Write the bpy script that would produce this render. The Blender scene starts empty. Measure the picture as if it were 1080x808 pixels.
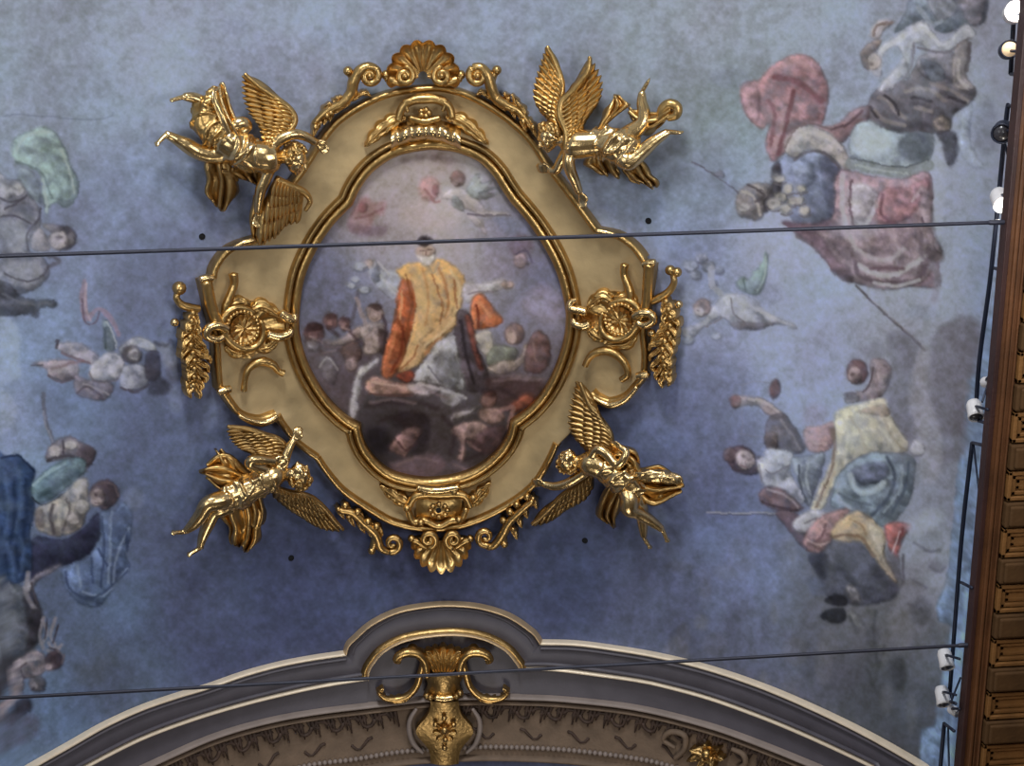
import bpy, bmesh, math, random
import numpy as np
from mathutils import Vector, Matrix, noise as mnoise
random.seed(7); np.random.seed(7)
SC = bpy.context.scene
COL = SC.collection
F = 1500.0
EYE = 1.6
VA, VB, VXC, VH = 5.16424688, 4.8652144, 0.29092591, 16.0
VZC = VH - VB
P_, R_, Y_ = map(math.radians, (72.42686912, -15.98088743, -14.39152891))
def _cam():
    cf = np.array([0, math.cos(P_), math.sin(P_)]); cu = np.array([0, -math.sin(P_), math.cos(P_)]); cr = np.array([1., 0, 0])
    r = math.cos(R_)*cr + math.sin(R_)*cu; u = -math.sin(R_)*cr + math.cos(R_)*cu
    M = np.array([[math.cos(Y_), -math.sin(Y_), 0], [math.sin(Y_), math.cos(Y_), 0], [0, 0, 1]])
    return M@r, M@u, M@cf
CR, CU, CF = _cam()
# ---- the vault: an elliptical barrel along Y; points measured on it
def ray(px, py):
    px = np.asarray(px, float); py = np.asarray(py, float)
    return ((px-540)/F)[..., None]*CR - ((py-404)/F)[..., None]*CU + CF
def hit(px, py, h=0.0):
    """point on the vault's surface offset inwards by h metres (eye at origin)"""
    d = ray(px, py); a = VA-np.asarray(h, float); b = VB-np.asarray(h, float)
    A = (d[..., 0]/a)**2 + (d[..., 2]/b)**2
    B = -2*(d[..., 0]*VXC/a**2 + d[..., 2]*VZC/b**2)
    C = (VXC/a)**2 + (VZC/b)**2 - 1
    D = np.maximum(B*B-4*A*C, 0)
    t = (-B+np.sqrt(D))/(2*A)
    return d*t[..., None]
def inward(p):
    n = np.zeros_like(p)
    n[..., 0] = -(p[..., 0]-VXC)/VA**2; n[..., 2] = -(p[..., 2]-VZC)/VB**2
    return n/np.linalg.norm(n, axis=-1, keepdims=True)
def S(px, py, h=0.0, ref=0.0):
    """a relief point standing h metres off the vault; the place measured at height ref"""
    p = hit(px, py, ref); q = p + inward(p)*(np.asarray(h, float)-ref)[..., None]
    q = q.copy(); q[..., 2] += EYE
    return q
def proj(p):
    p = np.asarray(p, float) - np.array([0, 0, EYE])
    z = p@CF
    return 540+F*(p@CR)/z, 404-F*(p@CU)/z
def W(th, y, h=0.0):
    th = np.asarray(th, float); y = np.asarray(y, float)
    p = np.stack([VXC+VA*np.sin(th), y+0*th, VZC+VB*np.cos(th)], -1)
    q = p+inward(p)*h; q[..., 2] += EYE
    return q
# ---- object helpers
def link(o, parent=None):
    COL.objects.link(o)
    if parent is not None:
        o.parent = parent
        o.matrix_parent_inverse = Matrix.Translation(-parent.location)
    return o
def mesh_obj(name, verts, faces, m, parent=None, smooth=True, mats=None, fm=None):
    me = bpy.data.meshes.new(name)
    me.from_pydata([tuple(map(float, v)) for v in verts], [], [tuple(int(i) for i in f) for f in faces])
    me.materials.append(m)
    for x in (mats or []): me.materials.append(x)
    if smooth: me.polygons.foreach_set('use_smooth', [True]*len(me.polygons))
    if fm is not None: me.polygons.foreach_set('material_index', fm)
    me.update()
    return link(bpy.data.objects.new(name, me), parent)
def tag(o, label=None, cat=None, group=None, kind=None):
    if label: o['label'] = label
    if cat: o['category'] = cat
    if group: o['group'] = group
    if kind: o['kind'] = kind
    return o
def thing(name, loc, label, cat, group=None):
    o = bpy.data.objects.new(name, None); COL.objects.link(o); o.location = tuple(float(x) for x in loc)
    o.empty_display_size = .1
    return tag(o, label, cat, group)
class MB:
    """collects verts / faces into one mesh"""
    def __init__(s): s.v = []; s.f = []; s.m = []
    def add(s, v, f, m=0):
        k = len(s.v); s.v += [tuple(map(float, x)) for x in v]; s.f += [tuple(i+k for i in q) for q in f]; s.m += [m]*len(f)
    def grid(s, G, closeU=False, closeV=False, m=0, flip=False):
        G = np.asarray(G); nu, nv = G.shape[:2]; k = len(s.v)
        s.v += [tuple(map(float, x)) for x in G.reshape(-1, 3)]
        for i in range(nu if closeU else nu-1):
            for j in range(nv if closeV else nv-1):
                i2 = (i+1) % nu; j2 = (j+1) % nv
                q = (k+i*nv+j, k+i2*nv+j, k+i2*nv+j2, k+i*nv+j2)
                s.f.append(q[::-1] if flip else q); s.m.append(m)
    def tube(s, pts, rad, n=10, m=0, cap=True, flat=1.0, up=None):
        """swept tube through world points with a radius per point; flat squashes along 'up'"""
        pts = np.asarray(pts, float); N = len(pts)
        rad = np.broadcast_to(np.asarray(rad, float), (N,))
        T = np.gradient(pts, axis=0); T /= np.linalg.norm(T, axis=1, keepdims=True)+1e-9
        if up is None: up = np.array([.13, .21, .97])
        ups = np.broadcast_to(np.asarray(up, float), (N, 3))
        a = np.cross(T, ups); bad = np.linalg.norm(a, axis=1) < 1e-4
        a[bad] = np.cross(T[bad], np.array([1., 0, 0])); a /= np.linalg.norm(a, axis=1, keepdims=True)
        b = np.cross(a, T)
        an = np.linspace(0, 2*math.pi, n, endpoint=False)
        G = pts[:, None]+rad[:, None, None]*(np.cos(an)[None, :, None]*a[:, None]+flat*np.sin(an)[None, :, None]*b[:, None])
        k = len(s.v); s.grid(G, closeV=True, m=m)
        if cap:
            for i, c in ((0, pts[0]-T[0]*rad[0]*.45), (N-1, pts[-1]+T[-1]*rad[-1]*.45)):
                c_i = len(s.v); s.v.append(tuple(map(float, c)))
                for j in range(n):
                    e = (k+i*n+j, k+i*n+(j+1) % n, c_i); s.f.append(e if i == 0 else e[::-1]); s.m.append(m)
    def ball(s, c, r, rings=8, seg=12, m=0, ax=None, noise=0.0):
        """ellipsoid; r scalar or 3; ax 3x3 rows = axes"""
        r = np.broadcast_to(np.asarray(r, float), (3,)); ax = np.eye(3) if ax is None else np.asarray(ax)
        c = np.asarray(c, float)
        k = len(s.v)
        for i in range(1, rings):
            t = math.pi*i/rings
            for j in range(seg):
                p = 2*math.pi*j/seg
                q = np.array([math.sin(t)*math.cos(p), math.sin(t)*math.sin(p), math.cos(t)])*r
                w = c+q@ax
                if noise: w = c+(q@ax)*(1+noise*mnoise.noise(Vector(w*9)))
                s.v.append(tuple(map(float, w)))
        t0 = len(s.v); s.v.append(tuple(c+np.array([0, 0, r[2]])@ax)); t1 = len(s.v); s.v.append(tuple(c-np.array([0, 0, r[2]])@ax))
        for i in range(rings-2):
            for j in range(seg):
                j2 = (j+1) % seg
                s.f.append((k+i*seg+j, k+(i+1)*seg+j, k+(i+1)*seg+j2, k+i*seg+j2)); s.m.append(m)
        for j in range(seg):
            j2 = (j+1) % seg
            s.f.append((t0, k+j, k+j2)); s.m.append(m)
            e = k+(rings-2)*seg; s.f.append((t1, e+j2, e+j)); s.m.append(m)
    def box(s, c, h, ax=None, m=0):
        c = np.asarray(c, float); ax = np.eye(3) if ax is None else np.asarray(ax)
        v = [c+np.array([x*h[0], y*h[1], z*h[2]])@ax for x in (-1, 1) for y in (-1, 1) for z in (-1, 1)]
        s.add(v, [(0, 1, 3, 2), (4, 6, 7, 5), (0, 4, 5, 1), (2, 3, 7, 6), (0, 2, 6, 4), (1, 5, 7, 3)], m)
    def build(s, name, m, parent=None, smooth=True, mats=None):
        return mesh_obj(name, s.v, s.f, m, parent, smooth, mats, s.m if mats else None)
def spline(pts, n=12, closed=False):
    """Catmull-Rom through points of any dimension"""
    P = np.asarray(pts, float); N = len(P); out = []
    for i in range(N if closed else N-1):
        if closed: a, b, c, d = P[i-1], P[i], P[(i+1) % N], P[(i+2) % N]
        else: a, b, c, d = P[max(i-1, 0)], P[i], P[i+1], P[min(i+2, N-1)]
        for t in np.linspace(0, 1, n, endpoint=False):
            out.append(.5*((2*b)+(-a+c)*t+(2*a-5*b+4*c-d)*t*t+(-a+3*b-3*c+d)*t**3))
    if not closed: out.append(P[-1])
    return np.array(out)
def resample(P, n, closed=False):
    P = np.asarray(P, float)
    if closed: P = np.vstack([P, P[:1]])
    d = np.r_[0, np.cumsum(np.linalg.norm(np.diff(P, axis=0), axis=1))]
    t = np.linspace(0, d[-1], n, endpoint=not closed)
    return np.stack([np.interp(t, d, P[:, k]) for k in range(P.shape[1])], 1)
def bevel(o, w=.01, seg=2, ang=.6):
    md = o.modifiers.new('bevel', 'BEVEL'); md.width = w; md.segments = seg; md.limit_method = 'ANGLE'; md.angle_limit = ang
# ---- materials
def lin(c):
    c = np.asarray(c, float)/255
    return np.where(c <= .04045, c/12.92, ((c+.055)/1.055)**2.4)
def mat(name, col, rough=.6, metal=0.0, var=.15, scale=6.0, bump=0.0, bscale=30.0, col2=None, spec=.5):
    m = bpy.data.materials.new(name); m.use_nodes = True; nt = m.node_tree; N = nt.nodes; b = N['Principled BSDF']
    b.inputs['Roughness'].default_value = rough; b.inputs['Metallic'].default_value = metal
    b.inputs['Specular IOR Level'].default_value = spec
    tc = N.new('ShaderNodeTexCoord'); nz = N.new('ShaderNodeTexNoise'); nz.inputs['Scale'].default_value = scale; nz.inputs['Detail'].default_value = 6
    nt.links.new(tc.outputs['Object'], nz.inputs['Vector'])
    mx = N.new('ShaderNodeMix'); mx.data_type = 'RGBA'
    c = np.array(col, float); c2 = np.array(col2, float) if col2 is not None else c*(1-var*2)
    mx.inputs[6].default_value = (*c2, 1); mx.inputs[7].default_value = (*(c if col2 is not None else np.minimum(c*(1+var), 1)), 1)
    rp = N.new('ShaderNodeMapRange'); rp.inputs[1].default_value = .3; rp.inputs[2].default_value = .7
    nt.links.new(nz.outputs['Fac'], rp.inputs[0]); nt.links.new(rp.outputs[0], mx.inputs[0])
    nt.links.new(mx.outputs[2], b.inputs['Base Color'])
    if bump:
        n2 = N.new('ShaderNodeTexNoise'); n2.inputs['Scale'].default_value = bscale; n2.inputs['Detail'].default_value = 4
        nt.links.new(tc.outputs['Object'], n2.inputs['Vector'])
        bp = N.new('ShaderNodeBump'); bp.inputs['Strength'].default_value = bump; bp.inputs['Distance'].default_value = .02
        nt.links.new(n2.outputs['Fac'], bp.inputs['Height']); nt.links.new(bp.outputs['Normal'], b.inputs['Normal'])
    return m
def attr_mat(name, rough=.9, bump=.15):
    m = bpy.data.materials.new(name); m.use_nodes = True; nt = m.node_tree; N = nt.nodes; b = N['Principled BSDF']
    b.inputs['Roughness'].default_value = rough; b.inputs['Specular IOR Level'].default_value = .15
    at = N.new('ShaderNodeAttribute'); at.attribute_name = 'paint'
    tc = N.new('ShaderNodeTexCoord'); nz = N.new('ShaderNodeTexNoise'); nz.inputs['Scale'].default_value = 22; nz.inputs['Detail'].default_value = 8; nz.inputs['Roughness'].default_value = .7
    nt.links.new(tc.outputs['Object'], nz.inputs['Vector'])
    rp = N.new('ShaderNodeMapRange'); rp.inputs[1].default_value = .25; rp.inputs[2].default_value = .75; rp.inputs[3].default_value = .91; rp.inputs[4].default_value = 1.09
    nt.links.new(nz.outputs['Fac'], rp.inputs[0])
    mx = N.new('ShaderNodeVectorMath'); mx.operation = 'SCALE'
    nt.links.new(at.outputs['Color'], mx.inputs[0]); nt.links.new(rp.outputs[0], mx.inputs['Scale'])
    nt.links.new(mx.outputs[0], b.inputs['Base Color'])
    bp = N.new('ShaderNodeBump'); bp.inputs['Strength'].default_value = bump; bp.inputs['Distance'].default_value = .02
    nt.links.new(nz.outputs['Fac'], bp.inputs['Height']); nt.links.new(bp.outputs['Normal'], b.inputs['Normal'])
    return m
M = {}
M['gold'] = mat('gilding', (.62, .40, .15), .33, 1.0, .14, 5, .3, 22)
M['gold_bright'] = mat('burnished gilding', (.80, .57, .27), .27, 1.0, .12, 5, .2, 16)
M['gold_deep'] = mat('old gilding', (.46, .30, .12), .38, 1.0, .16, 5, .3, 25)
M['gold_band'] = mat('matt gilding', (.52, .385, .20), .55, .45, .10, 3, .25, 12)
M['stucco_grey'] = mat('grey stucco', lin((88, 84, 92)), .5, 0, .08, 4, .1)
M['stucco_light'] = mat('pale stucco', lin((148, 134, 126)), .5, 0, .08, 4, .1)
M['stucco_brown'] = mat('brown stucco', lin((122, 102, 84)), .7, 0, .12, 5, .3)
M['relief'] = mat('brown relief', lin((74, 56, 46)), .7, 0, .2, 8, .3)
M['bead'] = mat('pale gilded bead', (.95, .80, .60), .35, .25, .05, 5, .1)
M['bead_gold'] = mat('warm gilded bead', (.72, .52, .30), .4, .6, .08, 5, .15)
M['wood'] = mat('brown wood', lin((104, 66, 38)), .5, 0, .18, 3, .2)
M['wood_light'] = mat('golden brown wood', lin((132, 92, 50)), .5, 0, .18, 3, .2)
M['wood_dark'] = mat('dark wood', lin((82, 58, 34)), .75, 0, .2, 3, .2, spec=.2)
M['wood_edge'] = mat('red brown edge', lin((60, 36, 32)), .5, 0, .15, 3, .2)
M['black'] = mat('black steel', lin((34, 40, 58)), .5, .3, .1)
M['dark'] = mat('black hole', (.004, .004, .005), .9, 0, 0)
M['white_paint'] = mat('white enamel', lin((225, 222, 222)), .4, 0, .04)
M['glass_dark'] = mat('dark lens', lin((60, 58, 62)), .25, 0, .05)
M['cable'] = mat('steel cable', lin((48, 49, 62)), .5, .3, .1)
def emit(name, col, st):
    m = bpy.data.materials.new(name); m.use_nodes = True; b = m.node_tree.nodes['Principled BSDF']
    b.inputs['Base Color'].default_value = (*col, 1); b.inputs['Emission Color'].default_value = (*col, 1); b.inputs['Emission Strength'].default_value = st
    return m
M['lamp'] = emit('lit lamp', (1, .97, .9), 9.0)
M['lamp_warm'] = emit('warm lamp', (.85, .62, .38), .35)
# ================= the frescoes: brush strokes laid on a canvas that is unrolled on the vault =================
CX0, CY0, CW, CH = -160, -130, 1300, 1040
def fractal(h, w, base, seed, octs=5, gain=.55):
    rs = np.random.RandomState(seed); out = np.zeros((h, w)); amp = 1; tot = 0; f = base
    for _ in range(octs):
        gh, gw = max(2, int(h/f)+3), max(2, int(w/f)+3); g = rs.rand(gh, gw)
        ys = np.arange(h)/f; xs = np.arange(w)/f
        yi = np.minimum(ys.astype(int), gh-2); xi = np.minimum(xs.astype(int), gw-2)
        fy = ys-yi; fx = xs-xi; fy = (fy*fy*(3-2*fy))[:, None]; fx = (fx*fx*(3-2*fx))[None]
        v = (g[yi][:, xi]*(1-fx)+g[yi][:, xi+1]*fx)*(1-fy)+(g[yi+1][:, xi]*(1-fx)+g[yi+1][:, xi+1]*fx)*fy
        out += amp*v; tot += amp; amp *= gain; f = max(1.01, f/2)
    out /= tot
    return (out-out.mean())/out.std()
def box1(m, r):
    if r < 1: return m
    k = 2*r+1
    for ax in (0, 1):
        p = [(0, 0), (0, 0)]; p[ax] = (r+1, r); q = np.cumsum(np.pad(m, p, mode='edge'), axis=ax)
        m = (q[k:] - q[:-k])/k if ax == 0 else (q[:, k:]-q[:, :-k])/k
    return m
class Canvas:
    def __init__(s, x0, y0, w, h, seed):
        s.x0, s.y0, s.w, s.h = x0, y0, w, h
        s.c = np.zeros((h, w, 3)); s.tx = fractal(h, w, 9, seed, 4); g = fractal(h, w, 7, seed+1, 3, .7); s.st = box1(np.roll(g, (1, 2), (0, 1))+np.roll(g, (2, 4), (0, 1))+np.roll(g, (3, 6), (0, 1))+np.roll(g, (4, 8), (0, 1))+g, 1); s.st /= s.st.std()
    def base(s, ctrl, power=2.2, sat=1.0):
        yy, xx = np.mgrid[0:s.h:4, 0:s.w:4]; yy = yy+s.y0; xx = xx+s.x0
        num = np.zeros(yy.shape+(3,)); den = np.zeros(yy.shape)
        for x, y, c in ctrl:
            w = 1/((xx-x)**2+(yy-y)**2+1800.)**power; num += w[..., None]*np.array(c, float); den += w
        g = num/den[..., None]
        g = np.repeat(np.repeat(g, 4, 0), 4, 1)[:s.h, :s.w]
        for k in range(3): g[..., k] = box1(g[..., k], 4)
        lum = (g@np.array([.3, .59, .11]))[..., None]; s.c = lum+(g-lum)*sat
    def _mix(s, X0, Y0, m, col, a, tex):
        h, w = m.shape
        t = s.tx[Y0:Y0+h, X0:X0+w]
        m = m*a*np.clip(1-tex*.5+tex*.5*t, 0, 1.15) if tex else m*a
        m = np.clip(m, 0, 1)[..., None]
        s.c[Y0:Y0+h, X0:X0+w] = s.c[Y0:Y0+h, X0:X0+w]*(1-m)+np.array(col, float)*m
    def fill(s, pts, col, soft=2, a=1.0, tex=.35, smooth=True):
        P = np.asarray(pts, float)
        if smooth: P = spline(P, 6, True)
        P = P-np.array([s.x0, s.y0]); pad = soft*3+3
        X0 = int(max(0, P[:, 0].min()-pad)); X1 = int(min(s.w, P[:, 0].max()+pad+1)); Y0 = int(max(0, P[:, 1].min()-pad)); Y1 = int(min(s.h, P[:, 1].max()+pad+1))
        if X1-X0 < 2 or Y1-Y0 < 2: return
        ss = 2
        m = np.zeros(((Y1-Y0)*ss, (X1-X0)*ss)); xs = (np.arange((X1-X0)*ss)+.5)/ss+X0
        Q = np.roll(P, -1, 0)
        for r in range(m.shape[0]):
            y = (r+.5)/ss+Y0
            k = (P[:, 1] <= y) != (Q[:, 1] <= y)
            if not k.any(): continue
            a_, b_ = P[k], Q[k]; xc = np.sort(a_[:, 0]+(y-a_[:, 1])/(b_[:, 1]-a_[:, 1])*(b_[:, 0]-a_[:, 0]))
            m[r] = np.searchsorted(xc, xs) % 2
        m = m.reshape(Y1-Y0, ss, X1-X0, ss).mean((1, 3))
        m0 = m
        if soft >= 1: m = box1(box1(m, int(round(soft*.5)) or 1), int(round(soft*.35)))
        sz = min(np.ptp(P[:, 0]), np.ptp(P[:, 1])); c = np.array(col, float)*np.ones(m.shape+(3,))
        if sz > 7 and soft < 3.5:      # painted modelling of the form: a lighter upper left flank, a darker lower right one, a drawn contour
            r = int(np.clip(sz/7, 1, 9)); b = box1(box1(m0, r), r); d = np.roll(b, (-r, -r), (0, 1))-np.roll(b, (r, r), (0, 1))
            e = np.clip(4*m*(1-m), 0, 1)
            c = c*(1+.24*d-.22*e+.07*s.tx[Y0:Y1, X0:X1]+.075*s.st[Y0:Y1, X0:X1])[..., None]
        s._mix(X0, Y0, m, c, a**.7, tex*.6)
    def line(s, pts, w, col, soft=1.2, a=1.0, tex=.3, smooth=True):
        P = np.asarray(pts, float); n0 = len(P)
        wd = np.broadcast_to(np.asarray(w, float), (n0,)) if np.ndim(w) == 0 or len(w) == n0 else np.interp(np.linspace(0, 1, n0), np.linspace(0, 1, len(w)), w)
        P = np.c_[P, wd]
        if smooth and n0 > 2: P = spline(P, 6)
        P = P-np.array([s.x0, s.y0, 0]); pad = wd.max()+soft*2+2
        X0 = int(max(0, P[:, 0].min()-pad)); X1 = int(min(s.w, P[:, 0].max()+pad+1)); Y0 = int(max(0, P[:, 1].min()-pad)); Y1 = int(min(s.h, P[:, 1].max()+pad+1))
        if X1-X0 < 2 or Y1-Y0 < 2: return
        yy, xx = np.mgrid[Y0:Y1, X0:X1]+.0; best = np.full(yy.shape, -1e9)
        for (ax, ay, aw), (bx, by, bw) in zip(P[:-1], P[1:]):
            dx, dy = bx-ax, by-ay; L = dx*dx+dy*dy+1e-9
            t = np.clip(((xx-ax)*dx+(yy-ay)*dy)/L, 0, 1)
            best = np.maximum(best, (aw+(bw-aw)*t)/2-np.hypot(xx-ax-t*dx, yy-ay-t*dy))
        s._mix(X0, Y0, np.clip(best/soft+.5, 0, 1), col, a**.6, tex*.5)
    def dot(s, x, y, rx, ry, col, soft=1.5, a=1.0, ang=0, tex=.3):
        t = np.linspace(0, 2*math.pi, 14, endpoint=False); c, d = math.cos(ang), math.sin(ang)
        s.fill(np.c_[x+rx*np.cos(t)*c-ry*np.sin(t)*d, y+rx*np.cos(t)*d+ry*np.sin(t)*c], col, soft, a, tex)
    def finish(s, seed, warp=1.6, amp=.05, sat=.6, k1=1.17, k0=-21, tint=(0, 0, 0), knee=148):
        yy, xx = np.mgrid[0:s.h, 0:s.w]
        w1 = fractal(s.h, s.w, 12, seed, 3); w2 = fractal(s.h, s.w, 12, seed+1, 3)
        sy = np.clip(yy+warp*w1, 0, s.h-1).astype(int); sx = np.clip(xx+warp*w2, 0, s.w-1).astype(int)
        s.c = s.c[sy, sx]
        g = fractal(s.h, s.w, 70, seed+2, 7, .66); g2 = fractal(s.h, s.w, 8, seed+3, 3, .8)
        s.c = s.c*(1+amp*g+amp*.9*g2)[..., None]
        s.c[..., 2] *= 1+.02*g2; s.c[..., 0] *= 1-.015*g
        lum = (s.c@np.array([.3, .59, .11]))[..., None]
        l2 = lum*k1+k0; l2 = np.where(l2 > knee, knee+(l2-knee)*.5, l2)
        s.c = l2+(s.c-lum)*sat+np.array(tint)
        s.c = np.clip(s.c, 4, 250)
    def sample(s, px, py):
        x = np.clip(px-s.x0, 0, s.w-1.001); y = np.clip(py-s.y0, 0, s.h-1.001); xi = x.astype(int); yi = y.astype(int); fx = (x-xi)[..., None]; fy = (y-yi)[..., None]
        c = s.c; return (c[yi, xi]*(1-fx)+c[yi, xi+1]*fx)*(1-fy)+(c[yi+1, xi]*(1-fx)+c[yi+1, xi+1]*fx)*fy
class Brush:
    """a brush working in a local drawing frame (offset, scale) of a canvas"""
    def __init__(s, cv, x0, y0, k): s.cv, s.o, s.k = cv, np.array([x0, y0]), k
    def f(s, col, pts, soft=2, a=1.0, tex=.35, sm=True): s.cv.fill(np.array(pts, float)*s.k+s.o, col, soft, a, tex, sm)
    def l(s, col, w, pts, soft=1.2, a=1.0, tex=.3): s.cv.line(np.array(pts, float)*s.k+s.o, np.asarray(w, float)*s.k, col, soft, a, tex)
    def d(s, col, x, y, rx, ry=None, soft=1.5, a=1.0, ang=0): s.cv.dot(x*s.k+s.o[0], y*s.k+s.o[1], rx*s.k, (ry or rx)*s.k, col, soft, a, ang)
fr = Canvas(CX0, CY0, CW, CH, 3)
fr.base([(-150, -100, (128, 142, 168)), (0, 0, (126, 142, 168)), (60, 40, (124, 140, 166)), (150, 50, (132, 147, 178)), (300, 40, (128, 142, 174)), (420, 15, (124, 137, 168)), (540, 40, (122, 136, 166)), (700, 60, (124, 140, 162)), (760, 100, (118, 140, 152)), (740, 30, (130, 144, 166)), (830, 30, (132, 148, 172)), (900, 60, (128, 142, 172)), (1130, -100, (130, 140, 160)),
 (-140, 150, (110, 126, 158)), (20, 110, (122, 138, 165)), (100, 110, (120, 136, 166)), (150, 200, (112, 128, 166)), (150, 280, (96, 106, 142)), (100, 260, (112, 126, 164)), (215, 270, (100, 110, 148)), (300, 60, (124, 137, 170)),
 (10, 430, (122, 144, 182)), (30, 350, (112, 134, 176)), (60, 420, (94, 115, 156)), (180, 450, (84, 95, 132)), (190, 390, (92, 103, 142)), (140, 550, (82, 95, 130)), (140, 650, (80, 100, 136)), (200, 650, (76, 85, 122)), (200, 560, (78, 88, 126)), (300, 620, (68, 76, 113)), (450, 610, (65, 71, 104)), (600, 600, (66, 74, 109)), (700, 600, (88, 98, 134)), (100, 700, (82, 98, 128)), (80, 760, (82, 108, 148)), (40, 800, (86, 108, 140)), (250, 690, (72, 80, 116)), (120, 730, (78, 90, 116)), (-130, 700, (80, 95, 120)), (-130, 450, (105, 125, 165)),  # dark blues below the frame: sky colour with some shade painted in
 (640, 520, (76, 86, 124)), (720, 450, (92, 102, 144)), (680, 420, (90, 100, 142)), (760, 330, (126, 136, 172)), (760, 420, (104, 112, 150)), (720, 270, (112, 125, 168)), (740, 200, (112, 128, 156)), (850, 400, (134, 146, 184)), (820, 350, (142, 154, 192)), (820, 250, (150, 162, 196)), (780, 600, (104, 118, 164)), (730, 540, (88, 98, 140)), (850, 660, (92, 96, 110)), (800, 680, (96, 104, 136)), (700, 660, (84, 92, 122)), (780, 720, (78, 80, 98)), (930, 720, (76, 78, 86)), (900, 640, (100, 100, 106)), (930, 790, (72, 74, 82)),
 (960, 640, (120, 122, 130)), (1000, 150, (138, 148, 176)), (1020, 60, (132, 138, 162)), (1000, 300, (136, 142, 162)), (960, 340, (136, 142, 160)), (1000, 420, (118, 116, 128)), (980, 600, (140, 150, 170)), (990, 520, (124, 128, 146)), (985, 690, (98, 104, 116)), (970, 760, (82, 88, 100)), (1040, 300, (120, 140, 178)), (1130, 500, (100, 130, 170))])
# a plain pale blue border band runs beside the cornice
fr.fill([(1060, 240), (1045, 330), (1024, 382), (1021, 425), (1012, 470), (1008, 520), (1000, 600), (988, 640), (990, 655), (1003, 660), (992, 720), (985, 765), (972, 770), (968, 830), (1150, 830), (1150, 200)], (98, 128, 168), 2, .85, .25, False)
fr.fill([(1058, 300), (1040, 420), (1020, 600), (1000, 760), (994, 830), (1150, 830), (1150, 300)], (112, 142, 186), 2, .9, .2, False)
# --- warrior group, upper right
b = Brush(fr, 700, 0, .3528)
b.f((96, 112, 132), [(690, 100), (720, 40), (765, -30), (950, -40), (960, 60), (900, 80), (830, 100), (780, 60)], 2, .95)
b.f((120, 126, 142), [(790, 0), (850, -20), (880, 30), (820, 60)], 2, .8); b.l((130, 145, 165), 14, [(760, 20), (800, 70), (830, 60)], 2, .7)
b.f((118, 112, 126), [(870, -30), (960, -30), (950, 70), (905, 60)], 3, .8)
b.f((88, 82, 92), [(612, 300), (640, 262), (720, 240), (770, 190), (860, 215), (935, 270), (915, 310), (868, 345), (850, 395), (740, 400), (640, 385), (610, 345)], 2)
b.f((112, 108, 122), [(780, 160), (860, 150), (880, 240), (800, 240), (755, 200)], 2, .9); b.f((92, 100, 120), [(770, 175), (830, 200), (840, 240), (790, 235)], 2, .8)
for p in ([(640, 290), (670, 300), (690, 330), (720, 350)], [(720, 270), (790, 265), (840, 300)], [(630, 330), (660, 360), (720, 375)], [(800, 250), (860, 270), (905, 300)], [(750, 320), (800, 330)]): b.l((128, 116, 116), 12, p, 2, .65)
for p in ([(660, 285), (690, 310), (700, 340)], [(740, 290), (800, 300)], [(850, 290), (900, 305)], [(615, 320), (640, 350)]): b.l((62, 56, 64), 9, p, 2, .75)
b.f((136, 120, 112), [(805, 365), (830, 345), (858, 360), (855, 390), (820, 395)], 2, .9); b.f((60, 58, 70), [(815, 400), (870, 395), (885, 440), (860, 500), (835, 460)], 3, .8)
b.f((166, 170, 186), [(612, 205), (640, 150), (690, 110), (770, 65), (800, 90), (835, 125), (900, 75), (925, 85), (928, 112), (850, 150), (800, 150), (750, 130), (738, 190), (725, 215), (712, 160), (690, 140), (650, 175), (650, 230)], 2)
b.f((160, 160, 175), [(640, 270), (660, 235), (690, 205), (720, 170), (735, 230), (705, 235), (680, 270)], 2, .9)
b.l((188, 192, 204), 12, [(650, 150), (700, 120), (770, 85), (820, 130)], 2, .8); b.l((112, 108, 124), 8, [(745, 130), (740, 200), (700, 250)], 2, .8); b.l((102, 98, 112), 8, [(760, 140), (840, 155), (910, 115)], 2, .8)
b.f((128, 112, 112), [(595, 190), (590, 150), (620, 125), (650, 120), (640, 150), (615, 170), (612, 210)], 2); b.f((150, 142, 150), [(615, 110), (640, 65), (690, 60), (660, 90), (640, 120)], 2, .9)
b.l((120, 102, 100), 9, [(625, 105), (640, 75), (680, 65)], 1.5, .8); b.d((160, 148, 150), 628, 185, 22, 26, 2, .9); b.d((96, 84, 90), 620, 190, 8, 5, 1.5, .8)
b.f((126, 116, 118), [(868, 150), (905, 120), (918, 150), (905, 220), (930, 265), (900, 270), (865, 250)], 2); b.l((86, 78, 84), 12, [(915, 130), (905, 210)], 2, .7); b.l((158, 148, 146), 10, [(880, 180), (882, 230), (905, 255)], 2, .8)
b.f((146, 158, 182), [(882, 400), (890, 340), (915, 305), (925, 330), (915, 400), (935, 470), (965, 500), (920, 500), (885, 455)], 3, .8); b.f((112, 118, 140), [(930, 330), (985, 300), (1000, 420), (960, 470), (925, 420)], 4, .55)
b.f((152, 162, 186), [(800, 430), (822, 415), (840, 470), (838, 600), (825, 720), (795, 640)], 4, .7)
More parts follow.
